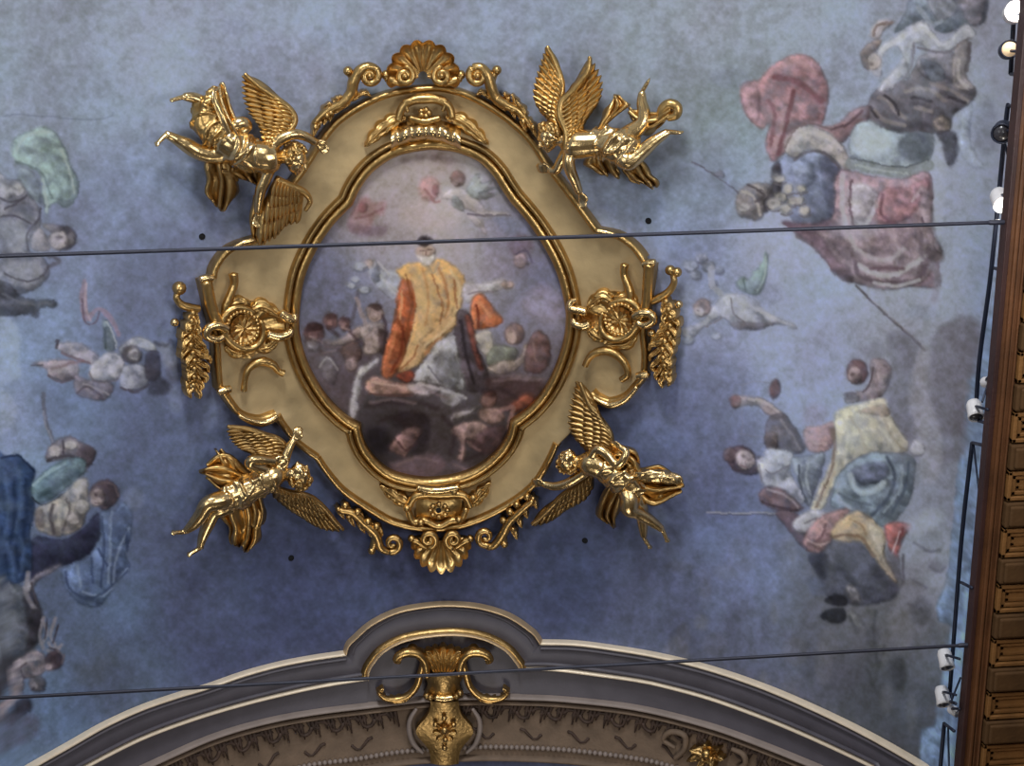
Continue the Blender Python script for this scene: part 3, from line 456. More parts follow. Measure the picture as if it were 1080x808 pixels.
b.f((98, 94, 106), [(92, 620), (120, 590), (170, 555), (240, 530), (200, 570), (150, 600), (115, 650)], 2, .9); b.f((128, 124, 132), [(85, 625), (115, 600), (125, 640), (105, 680), (88, 655)], 2, .9)
# rocks, foliage and cherub at lower left
b = Brush(fr, 0, 588, .2723)
b.f((82, 86, 96), [(-40, 100), (60, 105), (95, 120), (120, 170), (150, 180), (165, 240), (150, 330), (110, 380), (60, 420), (20, 520), (-40, 560)], 3); b.f((104, 112, 124), [(10, 200), (70, 220), (60, 320), (10, 340)], 6, .6)
b.f((52, 48, 58), [(90, 160), (130, 130), (160, 220), (145, 320), (100, 370), (110, 280)], 3, .8); b.f((60, 56, 66), [(0, 400), (60, 390), (30, 500), (-10, 540)], 4, .7)
b.l((124, 118, 126), 18, [(105, 60), (100, 130), (130, 190)], 2.5, .8); b.l((74, 66, 74), 9, [(120, 100), (145, 180)], 2, .7)
for p in ([(165, 230), (150, 300), (165, 350)], [(215, 235), (195, 300), (215, 340)], [(235, 335), (215, 370), (180, 360)], [(185, 330), (200, 350), (230, 345)], [(160, 240), (180, 290), (160, 330)]): b.l((122, 116, 126), 13, p, 2, .75)
for p in ([(180, 240), (170, 310)], [(225, 260), (205, 330)], [(190, 350), (220, 360)]): b.l((62, 56, 66), 8, p, 1.8, .75)
b.f((122, 106, 112), [(30, 450), (50, 410), (100, 372), (150, 362), (182, 395), (175, 435), (130, 470), (95, 470), (90, 520), (40, 570), (10, 640), (-30, 640), (0, 570), (40, 530)], 2.2); b.l((150, 136, 140), 13, [(60, 430), (100, 400), (145, 390)], 3, .6); b.l((72, 58, 66), 8, [(95, 465), (75, 430), (100, 410)], 2, .7); b.l((142, 132, 138), 12, [(80, 470), (60, 540), (10, 600)], 2.5, .6)
b.d((66, 52, 60), 212, 400, 36, 38, 2.5, .95); b.d((118, 98, 102), 190, 425, 20, 18, 2, .8); b.l((100, 86, 92), 8, [(220, 360), (245, 380), (240, 410)], 2, .6)
b.d((80, 74, 82), 145, 490, 36, 34, 2.5, .9); b.d((116, 106, 112), 135, 500, 20, 18, 2, .7); b.d((48, 42, 50), 130, 510, 8, 6, 1, .8); b.f((50, 46, 56), [(60, 560), (110, 540), (120, 590), (80, 620), (30, 650)], 3, .8)
b.f((82, 84, 106), [(-40, 620), (60, 610), (140, 610), (155, 660), (100, 720), (40, 740), (-40, 780)], 5, .65)
for x, y, r in ((350, 450, 60), (410, 400, 40), (380, 330, 30)): b.d((78, 88, 98), x, y, r, r*.8, 8, .35)
# weather stains on the plaster
for i in range(60):
    x, y = random.uniform(690, 990), random.uniform(560, 800); fr.dot(x, y, random.uniform(4, 16), random.uniform(6, 26), random.choice([(66, 68, 76), (108, 108, 112), (92, 92, 100)]), 4, random.uniform(.1, .3) if y > 640 else .1)
for i in range(70):
    x, y = random.uniform(-100, 1050), random.uniform(-60, 560); fr.dot(x, y, random.uniform(6, 30), random.uniform(5, 18), random.choice([(140, 154, 180), (104, 116, 150), (116, 136, 146)]), 5, .12)
fr.finish(21, .3, .032, .64)
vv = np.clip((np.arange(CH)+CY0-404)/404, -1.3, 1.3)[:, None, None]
fr.c = np.clip(fr.c*np.exp(vv*np.array([.088, .105, .135])), 4, 250)  # light falloff evened out in the paint: lighter towards the bottom

# ================= the oval canvas in the gilded frame =================
cv = Canvas(290, 130, 340, 400, 41)
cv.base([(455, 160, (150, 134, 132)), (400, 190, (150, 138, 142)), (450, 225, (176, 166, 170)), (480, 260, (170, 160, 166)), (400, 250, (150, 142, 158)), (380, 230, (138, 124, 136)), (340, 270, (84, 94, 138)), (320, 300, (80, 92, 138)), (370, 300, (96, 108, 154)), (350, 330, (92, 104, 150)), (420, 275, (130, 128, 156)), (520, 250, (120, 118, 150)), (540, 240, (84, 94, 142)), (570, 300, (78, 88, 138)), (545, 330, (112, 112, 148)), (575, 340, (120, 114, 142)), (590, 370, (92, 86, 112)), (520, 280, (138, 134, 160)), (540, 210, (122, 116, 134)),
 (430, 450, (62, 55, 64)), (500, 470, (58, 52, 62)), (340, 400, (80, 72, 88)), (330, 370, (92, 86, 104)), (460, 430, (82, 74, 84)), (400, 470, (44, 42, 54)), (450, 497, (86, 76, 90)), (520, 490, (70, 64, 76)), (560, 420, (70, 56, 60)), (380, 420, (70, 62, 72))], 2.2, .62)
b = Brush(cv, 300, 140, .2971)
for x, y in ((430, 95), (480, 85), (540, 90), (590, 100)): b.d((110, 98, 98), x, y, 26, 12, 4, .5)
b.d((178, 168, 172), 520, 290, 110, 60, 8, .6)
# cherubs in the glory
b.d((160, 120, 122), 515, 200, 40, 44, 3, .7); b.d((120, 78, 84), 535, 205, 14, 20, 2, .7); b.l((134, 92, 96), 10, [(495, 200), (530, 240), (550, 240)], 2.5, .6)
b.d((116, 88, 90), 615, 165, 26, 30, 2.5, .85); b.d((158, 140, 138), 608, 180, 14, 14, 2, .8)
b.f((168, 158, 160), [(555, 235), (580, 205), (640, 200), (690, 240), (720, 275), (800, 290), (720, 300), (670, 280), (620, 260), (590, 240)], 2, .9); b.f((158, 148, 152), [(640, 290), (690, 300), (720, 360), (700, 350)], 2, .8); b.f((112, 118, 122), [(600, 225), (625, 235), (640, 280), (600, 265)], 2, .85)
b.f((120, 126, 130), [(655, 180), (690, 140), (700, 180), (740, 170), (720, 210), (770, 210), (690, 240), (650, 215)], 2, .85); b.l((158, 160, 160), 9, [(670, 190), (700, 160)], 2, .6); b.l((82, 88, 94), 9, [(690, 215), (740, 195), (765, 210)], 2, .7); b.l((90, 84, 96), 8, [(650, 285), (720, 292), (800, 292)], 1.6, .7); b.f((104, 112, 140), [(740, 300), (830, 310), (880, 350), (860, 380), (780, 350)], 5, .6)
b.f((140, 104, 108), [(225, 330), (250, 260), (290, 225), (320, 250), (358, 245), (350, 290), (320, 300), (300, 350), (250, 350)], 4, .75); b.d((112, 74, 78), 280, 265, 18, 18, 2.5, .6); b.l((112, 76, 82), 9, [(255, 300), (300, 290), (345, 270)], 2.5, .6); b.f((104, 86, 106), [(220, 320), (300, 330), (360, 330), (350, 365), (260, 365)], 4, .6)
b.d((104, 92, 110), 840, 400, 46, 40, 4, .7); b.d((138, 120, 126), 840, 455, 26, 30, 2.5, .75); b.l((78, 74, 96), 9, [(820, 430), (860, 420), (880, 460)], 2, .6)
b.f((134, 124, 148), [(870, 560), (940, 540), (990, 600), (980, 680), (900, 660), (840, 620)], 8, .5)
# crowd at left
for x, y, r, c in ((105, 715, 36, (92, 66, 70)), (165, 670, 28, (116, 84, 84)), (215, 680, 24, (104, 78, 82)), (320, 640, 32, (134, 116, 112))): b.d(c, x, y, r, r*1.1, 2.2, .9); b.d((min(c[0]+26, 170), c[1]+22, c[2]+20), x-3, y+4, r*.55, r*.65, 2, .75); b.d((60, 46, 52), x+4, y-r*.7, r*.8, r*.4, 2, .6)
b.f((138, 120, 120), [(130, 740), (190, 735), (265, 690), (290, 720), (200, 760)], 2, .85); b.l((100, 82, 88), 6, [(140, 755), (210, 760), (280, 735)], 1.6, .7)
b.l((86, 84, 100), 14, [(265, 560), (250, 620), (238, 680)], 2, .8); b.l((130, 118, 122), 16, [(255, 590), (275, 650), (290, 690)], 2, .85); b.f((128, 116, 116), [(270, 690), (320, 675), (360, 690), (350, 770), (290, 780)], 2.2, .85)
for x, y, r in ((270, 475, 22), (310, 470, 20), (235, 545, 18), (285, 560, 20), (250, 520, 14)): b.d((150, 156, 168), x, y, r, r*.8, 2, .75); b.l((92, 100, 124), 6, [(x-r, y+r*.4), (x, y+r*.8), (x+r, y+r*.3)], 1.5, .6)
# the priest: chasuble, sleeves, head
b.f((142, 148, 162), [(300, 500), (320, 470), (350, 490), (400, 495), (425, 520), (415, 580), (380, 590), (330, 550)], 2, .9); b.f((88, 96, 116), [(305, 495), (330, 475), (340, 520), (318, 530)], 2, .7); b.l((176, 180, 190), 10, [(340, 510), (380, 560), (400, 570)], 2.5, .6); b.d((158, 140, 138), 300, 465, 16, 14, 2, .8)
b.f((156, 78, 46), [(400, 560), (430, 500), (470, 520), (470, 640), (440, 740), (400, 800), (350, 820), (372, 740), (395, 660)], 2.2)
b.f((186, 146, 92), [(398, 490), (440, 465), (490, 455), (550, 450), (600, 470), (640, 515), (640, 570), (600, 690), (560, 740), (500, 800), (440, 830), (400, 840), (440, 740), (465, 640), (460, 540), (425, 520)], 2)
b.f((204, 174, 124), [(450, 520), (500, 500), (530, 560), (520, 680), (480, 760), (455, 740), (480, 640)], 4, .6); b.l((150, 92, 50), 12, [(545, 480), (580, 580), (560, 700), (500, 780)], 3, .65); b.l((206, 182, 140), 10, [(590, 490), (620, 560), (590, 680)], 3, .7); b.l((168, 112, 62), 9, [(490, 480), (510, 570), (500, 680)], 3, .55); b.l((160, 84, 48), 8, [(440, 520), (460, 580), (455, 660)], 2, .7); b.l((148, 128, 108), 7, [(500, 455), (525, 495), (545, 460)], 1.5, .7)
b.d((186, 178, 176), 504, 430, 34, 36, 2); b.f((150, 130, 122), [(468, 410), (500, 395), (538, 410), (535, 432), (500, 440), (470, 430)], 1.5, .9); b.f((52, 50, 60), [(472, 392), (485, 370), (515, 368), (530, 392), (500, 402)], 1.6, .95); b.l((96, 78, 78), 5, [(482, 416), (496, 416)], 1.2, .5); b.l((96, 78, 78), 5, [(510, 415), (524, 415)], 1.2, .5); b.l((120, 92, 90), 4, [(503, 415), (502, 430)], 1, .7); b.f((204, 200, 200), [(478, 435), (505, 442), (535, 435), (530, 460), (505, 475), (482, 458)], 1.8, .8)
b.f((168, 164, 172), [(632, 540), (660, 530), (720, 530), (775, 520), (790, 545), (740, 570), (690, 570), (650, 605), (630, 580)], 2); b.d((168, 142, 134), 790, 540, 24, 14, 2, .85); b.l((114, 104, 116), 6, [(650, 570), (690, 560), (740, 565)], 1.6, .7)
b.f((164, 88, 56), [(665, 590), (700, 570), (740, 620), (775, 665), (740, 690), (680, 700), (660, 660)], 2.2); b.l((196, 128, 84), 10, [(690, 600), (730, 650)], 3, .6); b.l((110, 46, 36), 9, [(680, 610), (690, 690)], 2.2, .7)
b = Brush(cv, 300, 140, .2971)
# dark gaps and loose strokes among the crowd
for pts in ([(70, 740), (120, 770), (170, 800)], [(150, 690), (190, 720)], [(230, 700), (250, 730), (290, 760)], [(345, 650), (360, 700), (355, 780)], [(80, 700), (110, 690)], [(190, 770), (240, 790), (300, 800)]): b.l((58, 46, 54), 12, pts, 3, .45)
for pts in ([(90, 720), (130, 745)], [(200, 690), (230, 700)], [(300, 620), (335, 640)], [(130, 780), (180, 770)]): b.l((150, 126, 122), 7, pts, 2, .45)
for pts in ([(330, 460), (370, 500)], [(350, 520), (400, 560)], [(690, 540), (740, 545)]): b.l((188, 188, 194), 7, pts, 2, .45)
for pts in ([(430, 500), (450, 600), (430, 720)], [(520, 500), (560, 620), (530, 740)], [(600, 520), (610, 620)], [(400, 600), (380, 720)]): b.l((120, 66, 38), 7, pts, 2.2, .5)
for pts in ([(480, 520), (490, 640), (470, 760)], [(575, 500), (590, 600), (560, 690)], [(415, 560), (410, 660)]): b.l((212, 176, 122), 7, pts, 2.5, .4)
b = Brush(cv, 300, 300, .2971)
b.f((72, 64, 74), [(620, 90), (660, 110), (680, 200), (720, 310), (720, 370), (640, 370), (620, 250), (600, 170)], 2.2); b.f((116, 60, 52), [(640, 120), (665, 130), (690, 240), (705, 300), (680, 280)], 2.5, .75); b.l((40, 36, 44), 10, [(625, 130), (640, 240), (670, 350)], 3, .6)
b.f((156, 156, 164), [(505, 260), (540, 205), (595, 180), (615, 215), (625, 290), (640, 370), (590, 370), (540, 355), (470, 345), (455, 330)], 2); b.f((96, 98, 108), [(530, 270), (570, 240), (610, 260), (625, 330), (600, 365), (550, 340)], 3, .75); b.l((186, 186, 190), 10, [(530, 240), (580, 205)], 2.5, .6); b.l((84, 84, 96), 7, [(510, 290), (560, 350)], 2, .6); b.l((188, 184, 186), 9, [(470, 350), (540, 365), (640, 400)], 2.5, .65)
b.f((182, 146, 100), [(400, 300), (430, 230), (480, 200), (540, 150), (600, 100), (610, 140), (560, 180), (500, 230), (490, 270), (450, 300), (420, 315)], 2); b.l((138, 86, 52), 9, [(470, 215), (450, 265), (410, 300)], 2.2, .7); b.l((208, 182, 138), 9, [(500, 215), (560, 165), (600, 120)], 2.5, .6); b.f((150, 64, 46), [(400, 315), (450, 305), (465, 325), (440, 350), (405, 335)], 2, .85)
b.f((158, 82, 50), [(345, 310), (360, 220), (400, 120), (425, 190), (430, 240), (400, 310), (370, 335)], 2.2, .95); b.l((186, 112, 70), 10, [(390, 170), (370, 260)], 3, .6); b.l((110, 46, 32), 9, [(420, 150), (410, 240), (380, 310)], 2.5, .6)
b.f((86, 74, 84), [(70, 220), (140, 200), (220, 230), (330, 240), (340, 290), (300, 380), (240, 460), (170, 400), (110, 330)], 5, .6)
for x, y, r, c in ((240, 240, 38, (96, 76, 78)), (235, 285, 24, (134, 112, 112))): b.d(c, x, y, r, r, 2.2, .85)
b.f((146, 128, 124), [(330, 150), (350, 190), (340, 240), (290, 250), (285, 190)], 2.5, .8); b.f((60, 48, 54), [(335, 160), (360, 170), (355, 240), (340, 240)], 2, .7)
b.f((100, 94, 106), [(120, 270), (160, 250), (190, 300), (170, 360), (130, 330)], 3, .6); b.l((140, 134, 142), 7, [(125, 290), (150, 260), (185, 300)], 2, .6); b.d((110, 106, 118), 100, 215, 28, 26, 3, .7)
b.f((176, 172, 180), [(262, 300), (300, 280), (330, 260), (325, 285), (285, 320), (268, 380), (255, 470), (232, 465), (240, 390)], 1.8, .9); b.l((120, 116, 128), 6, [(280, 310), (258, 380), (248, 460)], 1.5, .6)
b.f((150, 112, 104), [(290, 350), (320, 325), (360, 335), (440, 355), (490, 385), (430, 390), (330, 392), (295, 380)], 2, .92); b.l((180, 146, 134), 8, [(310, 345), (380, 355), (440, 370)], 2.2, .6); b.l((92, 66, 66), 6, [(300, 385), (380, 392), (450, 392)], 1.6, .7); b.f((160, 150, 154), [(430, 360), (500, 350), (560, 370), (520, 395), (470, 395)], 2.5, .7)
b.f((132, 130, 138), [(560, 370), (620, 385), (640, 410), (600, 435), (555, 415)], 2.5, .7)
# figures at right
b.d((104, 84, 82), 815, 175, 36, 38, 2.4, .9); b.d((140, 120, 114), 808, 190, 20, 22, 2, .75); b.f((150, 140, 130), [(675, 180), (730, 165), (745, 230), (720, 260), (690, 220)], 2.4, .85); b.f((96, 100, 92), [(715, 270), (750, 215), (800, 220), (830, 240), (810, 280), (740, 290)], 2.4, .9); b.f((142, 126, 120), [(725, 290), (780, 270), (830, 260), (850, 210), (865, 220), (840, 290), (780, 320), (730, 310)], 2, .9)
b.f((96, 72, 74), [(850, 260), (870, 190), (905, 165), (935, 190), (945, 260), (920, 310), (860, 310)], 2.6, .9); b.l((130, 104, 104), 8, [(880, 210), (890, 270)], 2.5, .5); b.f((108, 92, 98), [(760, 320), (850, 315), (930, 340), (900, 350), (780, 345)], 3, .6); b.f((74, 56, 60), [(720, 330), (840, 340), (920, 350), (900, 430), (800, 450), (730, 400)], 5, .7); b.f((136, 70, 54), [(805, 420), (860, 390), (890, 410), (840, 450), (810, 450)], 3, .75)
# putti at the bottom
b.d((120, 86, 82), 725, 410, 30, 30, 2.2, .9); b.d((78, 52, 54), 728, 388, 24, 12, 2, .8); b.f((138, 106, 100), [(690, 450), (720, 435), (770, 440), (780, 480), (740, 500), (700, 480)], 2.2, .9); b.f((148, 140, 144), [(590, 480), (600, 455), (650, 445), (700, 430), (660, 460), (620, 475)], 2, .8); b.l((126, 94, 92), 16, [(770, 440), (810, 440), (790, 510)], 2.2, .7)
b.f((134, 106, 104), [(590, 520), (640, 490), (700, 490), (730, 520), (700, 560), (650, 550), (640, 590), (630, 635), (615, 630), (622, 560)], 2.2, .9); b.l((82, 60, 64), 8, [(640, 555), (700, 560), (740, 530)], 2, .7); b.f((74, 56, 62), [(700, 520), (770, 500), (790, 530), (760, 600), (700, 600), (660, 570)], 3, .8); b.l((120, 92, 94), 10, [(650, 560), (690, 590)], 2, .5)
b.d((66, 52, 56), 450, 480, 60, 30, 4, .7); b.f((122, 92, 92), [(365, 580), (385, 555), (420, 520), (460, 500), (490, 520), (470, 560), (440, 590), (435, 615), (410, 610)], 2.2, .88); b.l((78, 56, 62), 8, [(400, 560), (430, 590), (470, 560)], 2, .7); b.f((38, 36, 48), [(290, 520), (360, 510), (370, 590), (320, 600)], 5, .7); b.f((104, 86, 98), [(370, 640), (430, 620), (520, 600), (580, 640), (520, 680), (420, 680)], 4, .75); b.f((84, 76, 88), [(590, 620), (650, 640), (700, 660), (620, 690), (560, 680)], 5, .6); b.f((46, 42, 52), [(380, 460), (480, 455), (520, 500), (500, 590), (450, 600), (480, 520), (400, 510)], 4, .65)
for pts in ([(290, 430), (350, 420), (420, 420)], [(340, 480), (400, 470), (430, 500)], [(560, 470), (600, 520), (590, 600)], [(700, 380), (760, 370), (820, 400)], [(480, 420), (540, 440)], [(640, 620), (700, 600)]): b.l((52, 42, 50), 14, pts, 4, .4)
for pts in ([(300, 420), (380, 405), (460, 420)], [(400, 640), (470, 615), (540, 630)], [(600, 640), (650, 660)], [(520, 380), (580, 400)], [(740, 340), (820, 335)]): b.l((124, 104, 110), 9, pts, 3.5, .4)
cv.finish(77, .35, .035, .78, 1.22, -30, (4, 0, -5), 135)
# ================= the vault =================
PK = 1.54
def paint_attr(me, rgb):
    at = me.color_attributes.new('paint', 'FLOAT_COLOR', 'POINT')
    d = np.ones((len(rgb), 4), np.float32); d[:, :3] = np.clip(lin(rgb)*PK, 0, .95)
    at.data.foreach_set('color', d.ravel())
def grid_mesh(name, G, m, rgb):
    nu, nv = G.shape[:2]
    me = bpy.data.meshes.new(name)
    idx = np.arange(nu*nv, dtype=np.int32).reshape(nu, nv)
    q = np.stack([idx[:-1, :-1], idx[1:, :-1], idx[1:, 1:], idx[:-1, 1:]], -1).reshape(-1, 4)
    me.vertices.add(nu*nv); me.vertices.foreach_set('co', G.reshape(-1).astype(np.float32))
    me.loops.add(q.size); me.loops.foreach_set('vertex_index', q.ravel())
    me.polygons.add(len(q)); me.polygons.foreach_set('loop_start', np.arange(0, q.size, 4, dtype=np.int32))
    me.polygons.foreach_set('use_smooth', np.ones(len(q), bool))
    me.update(calc_edges=True); me.materials.append(m)
    paint_attr(me, rgb.reshape(-1, 3))
    return me
M['fresco'] = attr_mat('fresco', .92, .10)
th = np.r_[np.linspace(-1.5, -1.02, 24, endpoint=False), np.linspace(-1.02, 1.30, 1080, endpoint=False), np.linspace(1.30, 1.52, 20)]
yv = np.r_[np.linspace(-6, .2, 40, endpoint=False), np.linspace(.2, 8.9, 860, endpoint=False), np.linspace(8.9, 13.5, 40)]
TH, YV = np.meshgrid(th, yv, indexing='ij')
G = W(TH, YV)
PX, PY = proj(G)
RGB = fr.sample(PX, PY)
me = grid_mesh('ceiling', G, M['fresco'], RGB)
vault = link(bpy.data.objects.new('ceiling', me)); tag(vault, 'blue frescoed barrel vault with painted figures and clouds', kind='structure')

# ================= mouldings swept along measured curves =================
def sweep(mb, path, prof, closed=False, ref=0.0, m=0, hs=None, miter=2.0):
    """path (px, py) -> a moulding; prof = [(offset px along the left normal, height m)]"""
    P = np.asarray(path, float)
    if closed: T = np.roll(P, -1, 0)-np.roll(P, 1, 0)
    else: T = np.gradient(P, axis=0)
    T /= np.linalg.norm(T, axis=1, keepdims=True)+1e-9
    Nn = np.stack([T[:, 1], -T[:, 0]], 1)
    if closed: d0 = P-np.roll(P, 1, 0)
    else: d0 = np.vstack([P[1]-P[0], np.diff(P, axis=0)])
    d0 /= np.linalg.norm(d0, axis=1, keepdims=True)+1e-9
    cs = np.clip((Nn*np.stack([d0[:, 1], -d0[:, 0]], 1)).sum(1), 1/miter, 1)
    Nn = Nn/cs[:, None]
    G = np.zeros((len(P), len(prof), 3))
    for j, (o, h) in enumerate(prof):
        s = 1.0 if hs is None else hs
        G[:, j] = S(P[:, 0]+Nn[:, 0]*o, P[:, 1]+Nn[:, 1]*o, np.full(len(P), h)*s, ref)
    mb.grid(G, closeU=closed, m=m)
    if not closed:
        for e in (0, -1):
            k = len(mb.v); mb.v += [tuple(x) for x in G[e]]; f = tuple(range(k, k+len(prof))); mb.f.append(f if e else f[::-1]); mb.m.append(m)
def half_round(w, h, h0=0.0, n=9):
    return [(w*math.cos(t), h0+(h-h0)*math.sin(t)) for t in np.linspace(math.pi, 0, n)]
def strip(mb, A, B, prof, n=90, ref=0.0, m=0):
    """surface between two measured curves; prof = [(t, height)]"""
    A = resample(A, n); B = resample(B, n)
    G = np.zeros((n, len(prof), 3))
    for j, (t, h) in enumerate(prof):
        q = A*(1-t)+B*t; G[:, j] = S(q[:, 0], q[:, 1], np.full(n, h), ref)
    mb.grid(G, m=m)
def ext(pts, Y, side):
    """carry an arch curve on past the photograph's edge at constant Y"""
    p = hit(*pts[0 if side < 0 else -1]); t0 = math.asin(max(-1, min(1, (p[0]-VXC)/VA)))
    ts = np.linspace(t0, side*1.28, 8)[1:]
    x, y = proj(W(ts, Y+0*ts)); q = list(zip(x, y))
    return q[::-1]+list(pts) if side < 0 else list(pts)+q
Yq = (8.267, 8.639, 9.014, 9.72)
L1a = ext([(37, 808), (74, 787), (111, 766), (148, 749), (185, 736), (218.5, 726), (259, 712), (296, 702), (330, 695.5), (365, 690.4)], Yq[0], -1)
L1b = [(365, 690.4), (367.5, 682), (374, 675), (392.6, 659), (418.5, 646.7), (446, 641), (474, 639), (507, 642), (537, 651.5), (559, 666), (566, 673), (569.6, 679)]
L1c = ext([(570, 679), (607, 680), (650, 685.5), (696, 693.5), (748, 706.5), (804, 725.5), (859, 749), (915, 776.5), (970, 808)], Yq[0], 1)
L2a = ext([(92.6, 808), (148, 780), (204, 759), (259, 742.6), (315, 729), (350, 722), (388, 716)], Yq[1], -1)
L2b = [(388, 716), (388.5, 708), (393, 699.6), (404, 687), (426, 675.5), (455.5, 670), (485, 669), (511, 673.7), (533, 685), (544.5, 698), (547.5, 703), (548, 707)]
L2c = ext([(548, 706.5), (581.5, 706.3), (633, 712.5), (674, 718.5), (700, 724), (748, 737), (804, 757), (859, 780), (918.5, 808)], Yq[1], 1)
L3 = ext([(159, 808), (222, 780), (278, 763), (333, 752.6), (400, 744.4), (450, 739), (500, 736.5), (550, 737), (600, 739.5), (674, 748.5), (748, 767), (804, 787), (855.6, 808)], Yq[2], -1); L3 = ext(L3, Yq[2], 1)
L4 = ext([(322, 808), (374, 801), (420, 793.5), (470, 789.5), (522, 788), (596, 791), (670, 800), (706, 808)], Yq[3], -1); L4 = ext(L4, Yq[3], 1)
L5 = [(x, y+13) for x, y in L4]; L6 = [(x, y+34) for x, y in L4]
sp = lambda L: resample(spline(L, 8), 160)
A1a, A1b, A1c, A2a, A2b, A2c, A3, A4, A5 = map(sp, (L1a, L1b, L1c, L2a, L2b, L2c, L3, L4, L5))
# the arch band: two grey fascias, a pale roll, a brown soffit with scroll relief
mb = MB(); RF = .05
for A, B in ((A1a, A2a), (A1b, A2b), (A1c, A2c)):
    strip(mb, A, B, [(-.02, -.02), (0, .05), (.5, .055), (1, .05), (1.02, 0)], 120, RF)
k = lambda P, x0, x1: P[(P[:, 0] >= x0) & (P[:, 0] <= x1)]
A3l, A3m, A3r = k(A3, -999, 388), k(A3, 388, 548), k(A3, 548, 5000)
A3l = np.vstack([A3l, [[388, 745.6]]]); A3m = np.vstack([[[388, 745.6]], A3m, [[548, 737]]]); A3r = np.vstack([[[548, 737]], A3r])
mid = spline([(388, 716), (388, 722), (388.5, 745)], 10)
for A, B in ((A2a, A3l), (A2c, A3r)):
    strip(mb, A, B, [(0, .03), (.15, .028), (.5, .018), (.85, .03), (1, .04)], 120, RF)
strip(mb, A2b, resample(A3m, 160), [(0, .02), (.3, .012), (.7, .012), (1, .03)], 100, RF)
rib = mb.build('trim_1', M['stucco_grey']); tag(rib, 'grey stucco arch band across the vault end', kind='structure')
for nm, parts, w, h, m in (('trim_2', (L1a, L1c), 2.5, .085, 'bead'), ('trim_3', (L2a, L2c), 2.5, .095, 'bead')):
    mb = MB()
    for L in parts: sweep(mb, sp(L), half_round(w, h, -.02), ref=h*.7)
    for L in parts: sweep(mb, sp([(x, y-(5.5 if nm == 'trim_3' else -5)) for x, y in L]), half_round(2.4, .085, -.02), ref=.06, m=1)
    tag(mb.build(nm, M[m], mats=[M['stucco_grey']]), 'pale gilded bead along the grey arch', kind='structure')
mb = MB(); sweep(mb, sp(L1b), half_round(1.9, .11, -.02), ref=.09)
sweep(mb, sp([(x*.93+467*.07, y*.93+690*.07) for x, y in L1b]), half_round(2.2, .07, -.02), ref=.06, m=1)
tag(mb.build('trim_4', M['bead_gold'], mats=[M['stucco_grey']]), 'raised outer gilded moulding over the arch cartouche', kind='structure')
mb = MB(); sweep(mb, sp(L2b), half_round(2.2, .15, -.02), ref=.1); sweep(mb, sp([(x*1.04-468*.04, y*1.04-712*.04) for x, y in L2b]), half_round(4.4, .11, -.02), ref=.09, m=1)
tag(mb.build('trim_5', M['bead_gold'], mats=[M['gold_deep']]), 'inner gilded moulding hooding the arch cartouche', kind='structure')
mb = MB(); sweep(mb, A3, half_round(3.0, .11, -.02, 11), ref=.08); sweep(mb, np.c_[A3[:, 0], A3[:, 1]+6], half_round(2.6, .085, -.02), ref=.06, m=1)
tag(mb.build('trim_6', M['stucco_light'], mats=[M['stucco_brown']]), 'pale grey roll moulding on the arch', kind='structure')
mb = MB(); strip(mb, A3, A4, [(.05, .05), (.12, .03), (.5, .0), (.9, .03), (1, .05)], 200, .03)
tag(mb.build('trim_7', M['stucco_brown']), 'brown soffit of the arch', kind='structure')
mb = MB(); A4d = resample(spline(L4, 8), 1400)
for i in range(len(A4d)-6):
    if i % 7 == 0:
        p0, p1 = A4d[i], A4d[i+6]; c = S(*((p0+p1)/2), .06, .06); q = S(*p1, .06, .06)-c
        mb.tube(np.linspace(c-q*.9, c+q*.9, 4), [.018, .034, .034, .018], 8)
sweep(mb, A5, half_round(3.4, .12, -.02), ref=.09, m=1); strip(mb, A4, A5, [(0, .03), (1, .05)], 200, .03, 1)
tag(mb.build('trim_8', M['stucco_light'], mats=[M['stucco_brown']]), 'beaded pale edge of the arch soffit', kind='structure')
# scrolling foliage in relief on the soffit
mb = MB()
def soff(u, t):   # u along, t across (0 at the roll, 1 at the bead)
    i = np.clip(u, 0, 1)*159; a = np.stack([np.interp(i, range(160), A3[:, c]) for c in (0, 1)], -1); bq = np.stack([np.interp(i, range(160), A4u[:, c]) for c in (0, 1)], -1)
    return a*(1-np.asarray(t)[..., None])+bq*np.asarray(t)[..., None]
A4u = resample(A4, 160); A3 = resample(A3, 160)
for i in range(58):
    u0 = .06+.88*i/58; sgn = 1 if i < 29 else -1
    if abs(u0-.497) < .03: continue
    tt = np.linspace(0, 1, 16); ang = tt*5.0
    rr = .105*(1-tt*.75)
    u = u0+sgn*rr*.075*np.cos(ang); t = .26+rr*1.7*np.sin(ang)*(1 if i % 2 else -.6)
    p = soff(u, t); mb.tube(S(p[:, 0], p[:, 1], .035, .035), .026*(1-tt*.55), 6)
    for kx in range(3):
        q = soff(np.array([u0+sgn*.004*(kx+1), u0+sgn*(.004*(kx+1)+.004)]), np.array([.12, .34+.07*kx])); mb.tube(S(q[:, 0], q[:, 1], .03, .03), [.03, .008], 6)
    if i % 3 == 0:
        q = soff(np.linspace(u0, u0+sgn*.02, 6), .72+.1*np.sin(np.linspace(0, 5, 6))); mb.tube(S(q[:, 0], q[:, 1], .02, .02), .02, 6)
tag(mb.build('trim_9', M['relief']), 'dark scrolling leaf relief on the brown arch soffit', kind='structure')

